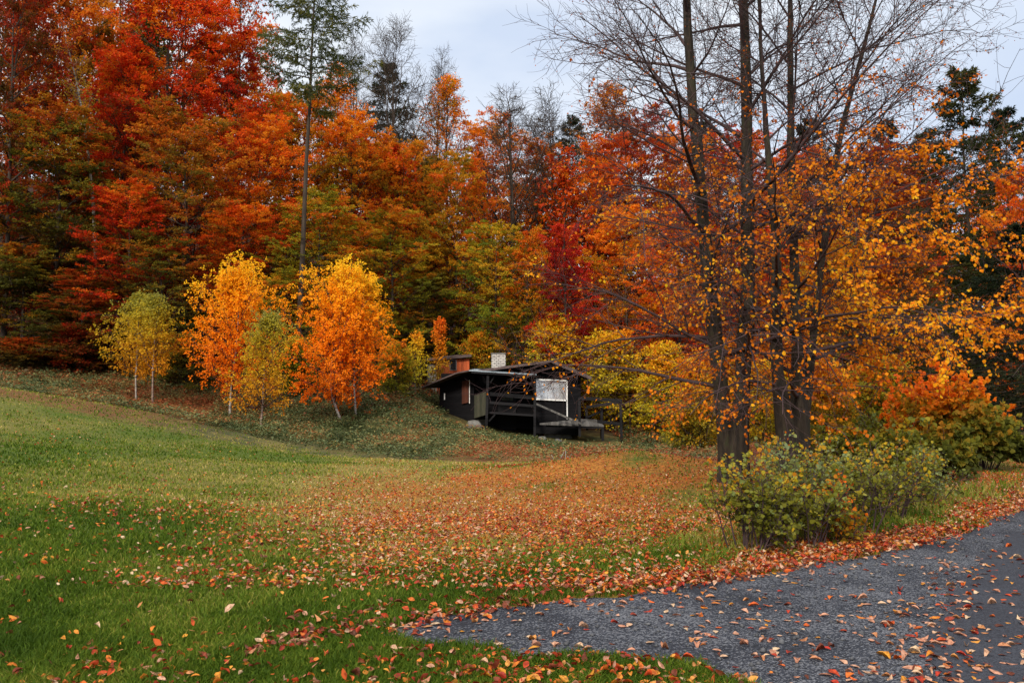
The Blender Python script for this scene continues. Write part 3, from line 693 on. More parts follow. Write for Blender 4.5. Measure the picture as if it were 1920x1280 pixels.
# ------------------------------------------------------------------ forest
G_F = 'autumn trees of the forest on the slope'
FOREST = [
 ('beech', 2, -30, -70, 56, 320, 'darkred', 'beech_tree', 'dark red beech at the upper left corner behind the one at the edge'),
 # kind, variant, px, top py, distance, width px, palette, name, label
 ('beech', 0, 5, -80, 47, 250, 'darkred', 'beech_tree', 'dark red tall tree cut by the left edge of the photo'),
 ('beech', 1, 100, 235, 48, 300, 'olive', 'beech_tree', 'low dark olive tree at the far left beneath the red crowns'),
 ('beech', 2, 160, 330, 50.5, 250, 'olivered', 'beech_tree', 'olive and red tree standing behind the trunk of the slim white birch'),
 ('beech', 1, 235, 370, 46.8, 220, 'red', 'beech_tree', 'low bright red tree directly behind the small yellow-green birches'),
 ('beech', 0, 40, 470, 46.2, 210, 'olive', 'beech_tree', 'low olive young tree at the far left forest edge'),
 ('beech', 2, 305, 455, 46.4, 190, 'olive', 'beech_tree', 'low olive young tree between the small birches and the left orange birch'),
 ('beech', 3, 535, 520, 47.6, 150, 'yolive', 'beech_tree', 'low yellow-olive young tree between the two orange birches'),
 ('beech', 1, 150, 520, 46.0, 180, 'olivered', 'beech_tree', 'low olive-red young tree left of the small birches'),
 ('beech', 3, 790, 520, 55.0, 150, 'olive', 'beech_tree', 'low olive young tree left behind the red shed'),
 ('beech', 3, 300, -30, 57, 330, 'red', 'beech_tree', 'tallest bright red beech in the left half of the forest'),
 ('beech', 0, 215, 120, 54, 240, 'red', 'beech_tree', 'red beech left of the tallest red one, beside the slim white birch'),
 ('beech', 1, 420, 60, 58, 240, 'red', 'beech_tree', 'red beech between the tallest red one and the larch'),
 ('beech', 2, 350, 240, 50, 280, 'orangebrown', 'beech_tree', 'orange brown beech in front of the tallest red one'),
 ('beech', 3, 480, 250, 53, 220, 'redorange', 'beech_tree', 'orange-red beech just left of the larch trunk'),
 ('beech', 0, 455, 400, 49, 210, 'redorange', 'beech_tree', 'low fiery orange-red beech above the left orange birch'),
 ('beech', 1, 120, 20, 61, 260, 'orangebrown', 'beech_tree', 'orange brown tall tree at the upper left'),
 ('open', 0, 205, -50, 66, 240, 'orangebrown', 'beech_tree', 'thin brown-orange treetop showing sky at the upper left'),
 ('open', 1, 435, -70, 62, 200, 'redorange', 'beech_tree', 'half bare red-orange treetop left of the larch'),
 ('open', 2, 330, -60, 66, 220, 'red', 'beech_tree', 'half bare red treetop above the tallest red beech'),
 ('beech', 2, 562, 190, 58, 210, 'amber', 'beech_tree', 'orange-yellow beech directly behind the larch trunk'),
 ('beech', 3, 598, 385, 51, 240, 'yolive', 'beech_tree', 'yellow-olive beech behind the gap between the two orange birches'),
 ('open', 0, 632, 140, 62, 190, 'orange', 'beech_tree', 'thin orange tree right of the larch'),
 ('beech', 0, 660, 240, 60, 210, 'orange', 'beech_tree', 'dense orange beech right of the larch, above the right orange birch'),
 ('beech', 1, 735, 400, 54, 210, 'yolive', 'beech_tree', 'yellow-olive beech to the right of the right orange birch'),
 ('beech', 2, 762, 280, 62, 180, 'orange', 'beech_tree', 'orange beech in front of the dark spruce'),
 ('bare', 0, 735, 30, 66, 190, 'orange', 'bare_tree', 'tallest leafless grey tree, in front of the dark spruce'),
 ('bare', 1, 815, 95, 72, 140, 'orange', 'bare_tree', 'slim leafless tree right of the dark spruce'),
 ('bare', 2, 660, 75, 70, 150, 'orange', 'bare_tree', 'leafless grey tree between the larch and the dark spruce'),
 ('conifer', 0, 722, 118, 78, 150, 'spruce', 'spruce_tree', 'dark spruce among orange crowns left of the open sky'),
 ('open', 1, 835, 155, 70, 170, 'orange', 'beech_tree', 'thin orange treetop at the left foot of the open sky'),
 ('beech', 3, 858, 320, 58, 190, 'amber', 'beech_tree', 'orange and olive beech above the chimney, left'),
 ('beech', 0, 815, 430, 59, 190, 'amber', 'beech_tree', 'amber beech behind the red shed'),
 ('beech', 1, 925, 245, 72, 190, 'orange', 'beech_tree', 'orange beech under the middle of the open sky'),
 ('bare', 1, 962, 158, 62, 250, 'orange', 'bare_tree', 'forked leafless tree under the middle of the open sky'),
 ('bare', 2, 1045, 185, 66, 230, 'orange', 'bare_tree', 'broad leafless tree right of the forked leafless one'),
 ('beech', 2, 930, 430, 54.5, 165, 'gyellow', 'beech_tree', 'green and yellow young tree behind the chimney'),
 ('beech', 3, 990, 455, 54, 130, 'amber', 'beech_tree', 'orange-yellow young tree right behind the cabin ridge'),
 ('beech', 0, 1062, 440, 51, 150, 'crimson', 'beech_tree', 'deep crimson tree behind the right end of the cabin'),
 ('beech', 1, 1000, 285, 66, 180, 'orange', 'beech_tree', 'orange beech behind the trunk of the forked leafless tree'),
 ('conifer', 1, 1075, 222, 82, 130, 'spruce', 'spruce_tree', 'small dark spruce right of the open sky'),
 ('beech', 2, 1115, 290, 64, 190, 'redorange', 'beech_tree', 'red-orange beech just right of the small dark spruce'),
 ('beech', 3, 1205, 245, 68, 210, 'darkred', 'beech_tree', 'dark red beech left of the twin-stemmed bare tree'),
 ('open', 2, 1150, 170, 74, 190, 'orangebrown', 'beech_tree', 'thin brown treetop right of the open sky'),
 ('beech', 0, 1180, 410, 54, 220, 'orange', 'beech_tree', 'orange beech above the yellow bushes right of the cabin'),
 ('beech', 1, 1290, 270, 66, 200, 'redorange', 'beech_tree', 'red-orange beech behind the left stems of the near trees'),
 ('beech', 2, 1275, 430, 51, 200, 'redorange', 'beech_tree', 'low red-orange beech behind the left stems of the near trees'),
 ('beech', 3, 1395, 285, 62, 230, 'red', 'beech_tree', 'red beech seen between the two near trees'),
 ('beech', 0, 1505, 300, 60, 230, 'redorange', 'beech_tree', 'red-orange beech behind the right near tree'),
 ('beech', 1, 1420, 450, 49, 210, 'red', 'beech_tree', 'low red beech seen between the two near trees'),
 ('beech', 2, 1610, 300, 56, 230, 'darkred', 'beech_tree', 'dark crimson beech right of the leaning stem'),
 ('beech', 3, 1560, 470, 46, 220, 'amber', 'beech_tree', 'low amber beech behind the yellow leaves of the right near tree'),
 ('beech', 0, 1715, 315, 52, 220, 'darkred', 'beech_tree', 'dark red beech left of the tall dark conifer'),
 ('beech', 1, 1690, 480, 42, 210, 'olivered', 'beech_tree', 'low olive-red beech left of the dark conifer'),
 ('conifer', 0, 1825, 130, 46, 235, 'spruceolive', 'spruce_tree', 'tall dark green conifer at the right'),
 ('conifer', 1, 1905, 205, 52, 190, 'spruce', 'spruce_tree', 'dark conifer behind the tall one, at the right edge'),
 ('conifer', 1, 1752, 250, 58, 170, 'spruceolive', 'spruce_tree', 'dark green conifer with its top left of the tall one at the right'),
 ('conifer', 1, 1530, 225, 76, 150, 'spruce', 'spruce_tree', 'dark conifer top behind the right near tree'),
 ('conifer', 0, 1675, 228, 66, 150, 'spruce', 'spruce_tree', 'dark conifer top right of the leaning stem'),
 ('conifer', 1, 1330, 228, 80, 130, 'spruce', 'spruce_tree', 'dark conifer top behind the left near tree'),
 ('beech', 2, 1895, 350, 43, 130, 'redorange', 'beech_tree', 'red-orange tree in front of the dark conifers at the right edge'),
 ('conifer', 0, 1925, 420, 31, 270, 'spruce', 'spruce_tree', 'low black-green conifer at the right edge above the verge'),
 ('conifer', 1, 1835, 470, 36, 220, 'spruceolive', 'spruce_tree', 'low dark green conifer left of the one at the right edge'),
]
for kind, var, px, top, d, wpx, pal, name, label in FOREST:
    tree_px(kind, var, px, top, d, wpx, pal, name, label, 'tree', G_F, w0={'bare': 8., 'open': 7., 'conifer': 7.5}.get(kind, 10.), h0=22.5 if kind == 'bare' else 20.)
# the wood further up the slope, one mass
rng = np.random.default_rng(77)
def far_wood(n, seed):
    rng = np.random.default_rng(seed)
    w = Wood(); P, Dd, Nn, Sz, V = [], [], [], [], []
    k = 0
    while k < n:
        y = rng.uniform(60, 140); x = rng.uniform(-.95, .85) * y
        s = x / y
        if y > 92 and -.25 < s < .30: continue
        px = 960 + s * FPX
        top = np.interp(px, [-400, 0, 300, 480, 560, 700, 850, 1000, 1100, 1200, 1400, 1700, 1900, 2400], [-100, -60, 0, 130, 180, 240, 275, 280, 265, 270, 300, 310, 340, 340]) + rng.uniform(0, 90)
        zz = Hs(x, y); h = min(max(un(px, top, y)[2] - zz, 7), 24)
        r = rng.uniform(3.2, 5.0)
        m = 2800 if y < 95 else 1500
        T0 = np.array([[(x, y, zz - .3), (x + rng.normal(0, .3), y, zz + h * .5), (x + rng.normal(0, .6), y, zz + h)]])
        w.tubes(T0, np.array([[.2, .13, .03]]), 5)
        # limbs with leaf sprays
        nb = 26
        t = .15 + .83 * (np.arange(nb) + rng.random(nb)) / nb
        az = np.arange(nb) * 2.4 + rng.uniform(0, 6)
        L = r * np.interp(t, [0, .35, .7, 1], [.7, 1, .75, .2]) * rng.uniform(.7, 1.15, nb)
        p0 = np.stack([np.interp(t, [0, .5, 1], T0[0, :, 0]), np.full(nb, y), zz + h * t], 1)
        e = np.interp(t, [0, 1], [.15, 1.1])
        dr = np.stack([np.cos(az) * np.cos(e), np.sin(az) * np.cos(e), np.sin(e)], 1)
        PB = grow(rng, p0, dr, L, 4, .1, -.1, .08)
        w.tubes(PB, taper(np.full(nb, .05), np.full(nb, .02), 4), 3)
        q, Tq, ib = on_twigs(rng, PB, m // nb, .15, 1.1)
        N = len(q)
        q = q + rng.normal(0, 1, (N, 3)) * np.array([.55, .55, .28]) * (L[ib] / 3.4)[:, None]
        P.append(q); Dd.append(nrmz(rng.normal(0, 1, (N, 3)) + np.array([0, 0, -.3]))); Nn.append(nrmz(rng.normal(0, .6, (N, 3)) + np.array([0, 0, 1.])))
        Sz.append(rng.uniform(.2, .42, N))
        base = .5 + .2 * math.sin(x * .11 + 1) + rng.normal(0, .16)
        V.append(np.clip(base + rng.normal(0, .09, N) + .12 * (rng.random(nb) - .5)[ib], .02, .98))
        k += 1
    v, q, kk = leaves_np(np.concatenate(P), np.concatenate(Dd), np.concatenate(Nn), np.concatenate(Sz))
    vv = np.concatenate(w.v); wq = np.concatenate(w.q)
    me = mesh_np('distant_wood', np.concatenate([v, vv]), np.concatenate([q, wq + len(v)]), mat=M['farwood'],
                 attrs={'v': np.concatenate([np.repeat(np.concatenate(V), kk), np.full(len(vv), -1.)])})
    me.materials.append(M['bark_far'])
    mi = np.zeros(len(me.polygons), np.int32); mi[len(q):] = 1
    me.polygons.foreach_set('material_index', mi)
    tag(obj('distant_wood', me), 'autumn wood rising behind the first rows of trees', 'wood', kind='stuff')
M['farwood'] = leafmat('farwood', [(0, (.05, .06, .012)), (.18, (.20, .12, .014)), (.34, (.46, .19, .012)), (.52, (.70, .20, .01)), (.68, (.70, .12, .008)), (.84, (.5, .045, .008)), (1, (.3, .03, .01))])
far_wood(150, 5)
# larch
PROTO['larch'] = [make_conifer(71, h=26, rad=4.3, r0=.24, base=.56, m1=54, m2=18, leaves=34, droop=.6, upturn=.9, mats=('bark_far', 'larch'), nlen=.27, prof=((0, .5), (.12, 1.), (.5, 1.0), (1, .12)), width=.2, ang=(98, 60), thin=.4)]
t = tree_px('larch', 0, 556, -190, 47, 180, 'larch', 'larch_tree', 'tall slim larch with a long bare trunk and sparse green needles', 'tree', h0=26., w0=6.9)
t.rotation_euler = (0, R(1.6), 0)

# ------------------------------------------------------------------ birches in front of the forest
def birch(seed, stem_px, d, prof, rad, base, leaves, lsize, pal, label, bark='bark_birch', r0=.075, m1=46, extra=None, wv=(.7, .12, .18), name='birch_tree', m2=9, m3=4, group=None):
    """stem_px: list of (px, py) from base to tip"""
    rng = np.random.default_rng(seed)
    pts = np.array([un(px, py, d) for px, py in stem_px])
    pts[0, 2] = Hs(pts[0, 0], d) - .1
    root = pts[0].copy()
    P = pts - root
    s = np.concatenate([[0], np.cumsum(np.linalg.norm(np.diff(P, axis=0), axis=1))]); s /= s[-1]
    n = 12; tt = np.linspace(0, 1, n)
    T0 = np.stack([np.interp(tt, s, P[:, i]) for i in range(3)], 1)[None]
    T0[0, 1:-1] = (T0[0, :-2] + 2 * T0[0, 1:-1] + T0[0, 2:]) / 4
    T0[0, :, 1] += np.cumsum(rng.normal(0, .03, n))
    R0 = (r0 * (1 - tt * .9))[None]
    w = Wood(); w.tubes(T0, R0, 8); wb = Wood()
    p, D, t, r, par = kids(rng, T0, R0, m1, base, .99, lambda t: R(62) - R(35) * (t - base) / (1 - base))
    u = (t - base) / (1 - base); pf = np.array(prof)
    L = rad * np.interp(u, pf[:, 0], pf[:, 1]) * rng.uniform(.5, 1.28, len(t))
    P1 = grow(rng, p, D, L, 7, .45, -.1, .07); R1 = taper(np.minimum(r * .5, .03), np.full(len(L), .006), 7)
    wb.tubes(P1, R1, 4)
    p, D, t2, r, par1 = kids(rng, P1, R1, m2, .1, .98, lambda t: R(45) + 0 * t)
    L2 = L[par1] * .42 * (1.1 - .5 * t2) * rng.uniform(.6, 1.2, len(t2)) + .12
    P2 = grow(rng, p, D, L2, 4, .2, -.3, .1); R2 = taper(np.full(len(L2), .006), np.full(len(L2), .004), 4)
    wb.tubes(P2, R2, 3)
    p, D, t3, r, par2 = kids(rng, P2, R2, m3, .2, 1, lambda t: R(50) + 0 * t)
    L3 = .12 + .22 * rng.random(len(t3))
    P3 = grow(rng, p, D, L3, 3, -.2, -.5, .1)
    t = thing(name, label, 'tree', tuple(root), 0, group)
    obj('trunk', w.mesh('trunk', M[bark]), t)
    obj('branches', wb.mesh('branches', M['bark_birch_brown' if r0 > .15 else 'twig']), t)
    pos, T, idx = on_twigs(rng, P3, leaves)
    N = len(pos); pos = pos + rng.normal(0, .05, (N, 3))
    d_ = nrmz(T + rng.normal(0, .6, (N, 3)) + np.array([0, 0, -.4])); nr = nrmz(rng.normal(0, 1, (N, 3)) + np.array([0, -.2, .5]))
    hz = (pos[:, 2] - pos[:, 2].min()) / np.ptp(pos[:, 2])
    v = rank01(wv[0] * hz + wv[1] * rng.random(len(P1))[par1[par2[idx]]] + wv[2] * rng.random(N))
    obj('crown', leaf_mesh('crown', pos, d_, nr, lsize * rng.uniform(.7, 1.25, N), v, M[pal], width=.75), t)
    return t
EGG = ((0, .75), (.2, 1.), (.5, .95), (.8, .62), (1, .3))
birch(201, [(254, 752), (256, 690), (258, 620), (262, 560)], 40.5, ((0, .8), (.25, 1), (.55, .8), (.8, .42), (1, .12)), 1.8, .22, 6, .095, 'birchgreen', 'left stem of the small yellow-green birches, with a pale trunk', m1=34, r0=.05)
birch(202, [(285, 768), (287, 700), (290, 620), (288, 560)], 39.5, ((0, .8), (.25, 1), (.55, .8), (.8, .42), (1, .12)), 1.55, .30, 6, .095, 'birchgreen', 'right stem of the small yellow-green birches, with a brownish trunk', 'bark_birch_brown', m1=30, r0=.055)
birch(203, [(431, 778), (433, 730), (441, 660), (446, 600), (449, 528)], 40, EGG, 2.9, .12, 9, .10, 'birchorange', 'glowing orange birch with yellow top and a white trunk, left of the two', m1=58, r0=.062)
birch(204, [(488, 806), (492, 730), (497, 660), (503, 605)], 35, EGG, 1.5, .20, 6, .085, 'birchgreen', 'slim olive-yellow birch in front of the left orange birch', 'bark_birch_brown', m1=34, r0=.05)
birch(205, [(640, 793), (628, 762), (618, 735), (619, 690), (632, 620), (645, 530)], 39, EGG, 2.9, .11, 9, .10, 'birchorange', 'glowing orange birch with a bent trunk foot, right of the two', m1=60, r0=.062)
birch(206, [(668, 785), (664, 740), (662, 680), (673, 600), (682, 545)], 39.6, EGG, 2.2, .10, 8, .10, 'birchorange', 'second straight stem inside the right orange birch', m1=44, r0=.05)
birch(207, [(190, 690), (183, 560), (178, 400), (166, 280), (157, 210), (128, 90), (112, 40)], 49, ((0, .4), (.5, 1), (1, .3)), 2.0, .62, 2, .12, 'amber', 'tall slim birch whose white trunk shows against the red crowns', r0=.16, m1=26)
birch(208, [(780, 726), (778, 690), (782, 634)], 49, EGG, .75, .2, 3, .11, 'yellow', 'small thin yellow sapling left of the red shed', 'bark_far', m1=22, r0=.04, name='sapling', m2=6)
birch(209, [(822, 724), (822, 680), (826, 606)], 50, EGG, .6, .2, 3, .12, 'shruborange', 'small orange sapling in front of the red shed', 'bark_far', m1=24, r0=.04, name='sapling', m2=6)

# ------------------------------------------------------------------ the two near trees, sparse lime leaves
def big_tree(seed, stems, d, label, leafw, slim, reach, per):
    """stems: list of [(px, py, dd, radius px)], from the base up"""
    rng = np.random.default_rng(seed)
    root = un(stems[0][0][0], stems[0][0][1], d); root[2] = Hs(root[0], d)
    trunk, limb = Wood(), Wood()
    LP, LD, LV, LN, LS = [], [], [], [], []
    for si, st in enumerate(stems):
        st = np.array(st, float)
        pts = np.array([un(a, b, d + c) for a, b, c, r in st]) - root
        rad = st[:, 3] / FPX * d * np.interp(st[:, 1], [0, 600, 800, 930], slim)
        s = np.concatenate([[0], np.cumsum(np.linalg.norm(np.diff(pts, axis=0), axis=1))]); tot = s[-1]; s /= tot
        n = 26; tt = np.linspace(0, 1, n)
        T0 = np.stack([np.interp(tt, s, pts[:, i]) for i in range(3)], 1)
        for _ in range(2): T0[1:-1] = (T0[:-2] + 2 * T0[1:-1] + T0[2:]) / 4
        T0[1:] += np.stack([np.cumsum(rng.normal(0, .012, n - 1)), np.cumsum(rng.normal(0, .012, n - 1)), np.zeros(n - 1)], 1)
        T0[0, 2] = min(T0[0, 2], -.25)
        R0 = np.interp(tt, s, rad)
        R0 = R0 * (1 + .05 * rng.normal(0, 1, n)) * (1 + .35 * np.exp(-tt * tot / .35))
        T0, R0 = T0[None], R0[None]
        trunk.tubes(T0, R0, 14)
        m1 = int(27 * tot / 13)
        zmin = 1.9 / tot
        ang = lambda t: np.interp(t, [0, .25, .5, 1], [R(88), R(80), R(60), R(34)])
        p, D, t, r, par = kids(rng, T0, R0, m1, zmin, .985, ang, None, .2)
        L = np.interp(t, [0, .15, .45, .8, 1], [3.6, 4.6, 4.6, 3.2, 1.0]) * rng.uniform(.55, 1.15, len(t)) * (1. if si < 2 else .85) * (1 + reach * D[:, 0])
        upA = np.interp(t, [0, .3, .55, 1], [.55, .4, .35, .2]); upB = np.interp(t, [0, .3, .5, 1], [-1.5, -1.1, -.2, .1])
        P1 = grow(rng, p, D, L, 12, upA, upB, .075)
        R1 = taper(np.minimum(r * .42, .012 + L * .0085), np.full(len(L), .006), 12, .8)
        limb.tubes(P1, R1, 6)
        p, D, t2, r, par1 = kids(rng, P1, R1, 12, .14, .98, lambda t: R(48) + 0 * t, .75)
        L2 = L[par1] * .44 * (1.1 - .65 * t2) * rng.uniform(.5, 1.25, len(t2)) + .25
        lowt = t[par1]
        P2 = grow(rng, p, D, L2, 7, np.where(lowt < .45, .1, .3), np.where(lowt < .45, -.55, .2), .1)
        R2 = taper(np.minimum(r * .6, .004 + L2 * .006), np.full(len(L2), .0035), 7)
        limb.tubes(P2, R2, 4)
        p, D, t3, r, par2 = kids(rng, P2, R2, 11, .12, .99, lambda t: R(45) + 0 * t, .9)
        L3 = L2[par2] * .42 * (1.15 - .6 * t3) * rng.uniform(.5, 1.3, len(t3)) + .16
        lw3 = lowt[par2]
        P3 = grow(rng, p, D, L3, 5, .1, np.where(lw3 < .45, -.25, .15), .12)
        limb.tubes(P3, taper(np.full(len(L3), .0042), np.full(len(L3), .0024), 5), 3)
        pos, T, idx = on_twigs(rng, P3, per, .1, 1.02)
        keep = rng.random(len(pos)) < leafw(pos + root)
        # leaves come in sprays: some twigs keep theirs, some are bare
        near = np.hypot(pos[:, 0] - np.interp(pos[:, 2], T0[0, :, 2], T0[0, :, 0]), pos[:, 1] - np.interp(pos[:, 2], T0[0, :, 2], T0[0, :, 1]))
        keep &= np.where(rng.random(len(P2)) < .55, 1., .35)[par2[idx]] * rng.random(len(P3))[idx] ** .5 > .30
        keep &= rng.random(len(P3))[idx] < .12 + .80 * sstep(.5, 1.7, near)
        pos, T, idx = pos[keep], T[keep], idx[keep]; N = len(pos)
        LP.append(pos + rng.normal(0, .02, (N, 3)) + np.array([0, 0, -.02]))
        LD.append(nrmz(T * .6 + rng.normal(0, .5, (N, 3)) + np.array([0, 0, -.75])))
        LN.append(nrmz(rng.normal(0, .9, (N, 3)) + np.array([0, -.4, .5])))
        hz = np.clip((pos[:, 2] - 5.) / 4., 0, 1)
        LS.append(rng.uniform(.036, .074, N) * (1 - .58 * hz))
        # higher up only shrivelled leaves are left                   # the last leaves near the top have browned
        b = rng.random(len(P1))[par1[par2[idx]]]
        LV.append(np.clip(.5 * b + .55 * rng.random(N) - .62 * hz + .06, 0, 1))
    t = thing('lime_tree', label, 'tree', tuple(root))
    obj('trunk', trunk.mesh('trunk', M['bark']), t)
    obj('branches', limb.mesh('branches', M['twig']), t)
    obj('foliage', leaf_mesh('foliage', np.concatenate(LP), np.concatenate(LD), np.concatenate(LN), np.concatenate(LS), np.concatenate(LV), M['limeleaf'], 9, .8, .8), t)
    return t
def lw_right(p):
    x, z = p[:, 0], p[:, 2]
    low = sstep(7.6, 5.4, z)
    return np.clip(low * (.14 + .86 * sstep(4.5, 6.4, x)) + .18 + .2 * sstep(7, 8.5, z), 0, 1)
def lw_left(p):
    x, z = p[:, 0], p[:, 2]
    low = sstep(6.8, 4.2, z)
    return np.clip((low * (.16 + .40 * sstep(3.6, 5.4, x)) + .19 - .06 * sstep(6.5, 5, z)) * (1 - .6 * sstep(3.8, 2.4, x) * sstep(4.5, 3.0, z)), 0, 1)
big_tree(301, [
    [(1366, 905, .1, 20), (1361, 800, .1, 21), (1352, 690, .1, 17), (1343, 600, .05, 17), (1330, 480, 0, 15), (1312, 250, -.1, 12), (1297, 0, -.3, 8), (1282, -240, -.5, 4), (1276, -420, -.6, 1.2)],
    [(1384, 905, -.1, 22), (1384, 800, -.1, 21), (1390, 700, -.05, 18), (1396, 600, 0, 17), (1398, 480, .1, 16), (1394, 250, .2, 13), (1386, 0, .3, 10), (1380, -240, .4, 5), (1378, -460, .4, 1.2)],
], 17, 'large nearly bare tree with two stems grown together, left of the near pair', lw_left, [.85, .82, .78, .85], -.08, 8)
big_tree(302, [
    [(1480, 930, 0, 24), (1479, 820, 0, 23), (1470, 750, 0, 19), (1458, 690, 0, 15), (1454, 560, 0, 13.5), (1450, 430, .1, 12), (1440, 300, .2, 8), (1428, 150, .3, 5.5), (1421, 0, .4, 4), (1415, -170, .4, 1.2)],
    [(1494, 930, .1, 23), (1496, 820, .1, 22), (1500, 740, .2, 18), (1495, 620, .3, 13), (1487, 480, .4, 11.5), (1485, 300, .5, 10), (1486, 150, .5, 8), (1488, 0, .5, 6), (1490, -300, .4, 1.2)],
    [(1500, 925, .2, 16), (1503, 820, .25, 17), (1513, 730, .4, 13), (1530, 590, .7, 10), (1547, 430, .9, 8), (1570, 270, 1.1, 7.5), (1605, 130, 1.3, 5.5), (1642, 0, 1.4, 4), (1690, -170, 1.5, 1.2)],
], 16.5, 'large tree hung with yellow leaves, several stems from one foot, right of the near pair', lw_right, [.78, .72, .88, .92], .3, 17)

# ------------------------------------------------------------------ shrubs
def shrub(seed, px, d, top, wpx, pal, label, lsize=.040, nst=16, per=4, group=None, hexa=True, m2=8, m3=4, name='shrub'):
    rng = np.random.default_rng(seed)
    x = at(px, d); z = Hs(x, d); h = un(px, top, d)[2] - z; rw = wpx / FPX * d / 2
    w = Wood()
    az = rng.uniform(0, 6.28, nst); rr = rng.random(nst) ** .6
    p0 = np.stack([np.cos(az) * rr * rw * .45, np.sin(az) * rr * rw * .45, np.full(nst, -.05)], 1)
    sl = rr * rw / h * .7
    D = nrmz(np.stack([np.cos(az) * sl, np.sin(az) * sl, np.ones(nst)], 1))
    L = h * (1.2 - .3 * rr) * rng.uniform(.5, 1.22, nst)
    P1 = grow(rng, p0, D, L, 9, .05, -.35, .06); R1 = taper(np.full(nst, .006 + h * .006), np.full(nst, .003), 9)
    w.tubes(P1, R1, 5)
    p, D, t2, r, par1 = kids(rng, P1, R1, m2, .36, .98, lambda t: R(50) + 0 * t)
    L2 = h * .42 * (1.1 - .6 * t2) * rng.uniform(.6, 1.25, len(t2))
    P2 = grow(rng, p, D, L2, 6, .2, -.15, .1); R2 = taper(np.minimum(r * .7, .006), np.full(len(L2), .002), 6)
    w.tubes(P2, R2, 4)
    p, D, t3, r, par2 = kids(rng, P2, R2, m3, .2, .98, lambda t: R(48) + 0 * t)
    L3 = L2[par2] * .45 * rng.uniform(.6, 1.3, len(t3)) + .03
    P3 = grow(rng, p, D, L3, 4, .0, -.3, .1)
    w.tubes(P3, taper(np.full(len(L3), .0022), np.full(len(L3), .0014), 4), 3)
    t = thing(name, label, 'shrub', (x, d, z), 0, group)
    obj('stems', w.mesh('stems', M['twig']), t)
    pos, T, idx = on_twigs(rng, P3, per)
    N = len(pos)
    pos[:, 2] = np.maximum(pos[:, 2], .03)
    d_ = nrmz(T * .6 + rng.normal(0, .5, (N, 3)) + np.array([0, 0, -.25])); nr = nrmz(rng.normal(0, .5, (N, 3)) + np.array([0, -.25, .45]))
    v = rank01(.35 * pos[:, 2] / h + .3 * rng.random(nst)[par1[par2[idx]]] + .2 * rng.random(len(P2))[par2[idx]] + .25 * rng.random(N))
    obj('foliage', leaf_mesh('foliage', pos, d_, nr, lsize * rng.uniform(.4, 1.45, N), v, M[pal], 9 if hexa else False, .8, .8), t)
    return t
shrub(401, 1395, 8.9, 885, 140, 'shrub', 'leftmost leafy shrub of the row by the verge, in front of the twin trunk', nst=17)
shrub(402, 1455, 9.8, 852, 150, 'shrubpale', 'pale green shrub in front of the gap between the two near trees', nst=15)
shrub(403, 1500, 9.2, 900, 140, 'shrub', 'low yellow-green shrub hiding the foot of the right near tree', nst=16)
shrub(404, 1590, 10.0, 835, 190, 'shrub', 'tall yellow-green shrub right of the right near tree', nst=20)
shrub(412, 1550, 11.6, 842, 170, 'shrubpale', 'pale leafy shrub directly right of the foot of the right near tree', nst=15)
shrub(405, 1570, 9.5, 925, 90, 'shruborange', 'small orange-leaved shrub among the green ones by the verge', nst=9, per=4)
shrub(406, 1655, 11.2, 842, 170, 'shrub', 'yellow-green shrub near the right end of the row by the verge', nst=18)
shrub(407, 1715, 13.0, 862, 140, 'shrubpale', 'pale shrub at the right end of the row by the verge', nst=15)
shrub(408, 1640, 17.5, 800, 240, 'shrub', 'broad olive shrub behind the row by the verge', .08, 24, 9)
shrub(409, 1765, 22, 722, 200, 'shruborange', 'bright orange bush at the right in front of the dark conifers', .10, 26, 11)
shrub(410, 1825, 21, 775, 150, 'shrubdark', 'dark green rounded bush at the end of the verge', .10, 26, 12)
shrub(411, 1745, 18, 812, 150, 'shrubdark', 'dark olive low bush under the orange bush', .09, 22, 11)
for a in [
    (0, 1045, 622, 51, 170, 'yellow', 'tall yellow bush behind the right end of the cabin roof'),
    (1, 1145, 645, 49.5, 180, 'yellow', 'yellow bush behind the right end of the cabin deck'),
    (2, 1255, 665, 46.5, 160, 'yellow', 'yellow-orange bush right of the cabin deck'),
    (0, 1310, 690, 37, 150, 'amber', 'amber bush left of the twin trunk'),
    (1, 1428, 700, 31, 150, 'yellow', 'yellow bush seen between the two near trees'),
    (2, 1365, 660, 42, 170, 'amber', 'amber bush behind the twin trunk'),
    (0, 1540, 705, 29, 160, 'amber', 'amber bush right behind the right near tree'),
    (1, 1650, 690, 32, 180, 'yolive', 'olive-yellow bush behind the broad shrub'),
    (2, 1480, 640, 40, 190, 'orange', 'orange bush behind the right near tree'),
    (0, 1290, 775, 39, 110, 'yolive', 'low olive bush right of the deck post'),
    (1, 560, 648, 45, 110, 'gyellow', 'grey-green bush between the two orange birches'),
    (2, 742, 655, 45, 100, 'yolive', 'olive bush right of the right orange birch'),
    (0, 40, 640, 45, 180, 'olivered', 'low dark bush at the forest edge on the far left'),
    (1, 150, 620, 46, 160, 'darkred', 'low dark red bush left of the small birches'),
    (2, 350, 640, 45, 140, 'olive', 'low dark olive bush between the small birches and the left orange birch'),
    (0, 900, 640, 53, 110, 'yolive', 'olive bush behind the chimney'),
    (1, 700, 610, 49, 140, 'olive', 'dark olive bush behind the right orange birch'),
]:
    var, px, top, d, wpx, pal, label = a
    tree_px('bush', var, px, top, d, wpx, pal, 'bush', label, 'bush', 'bushes along the forest edge', h0=4., w0=4.)

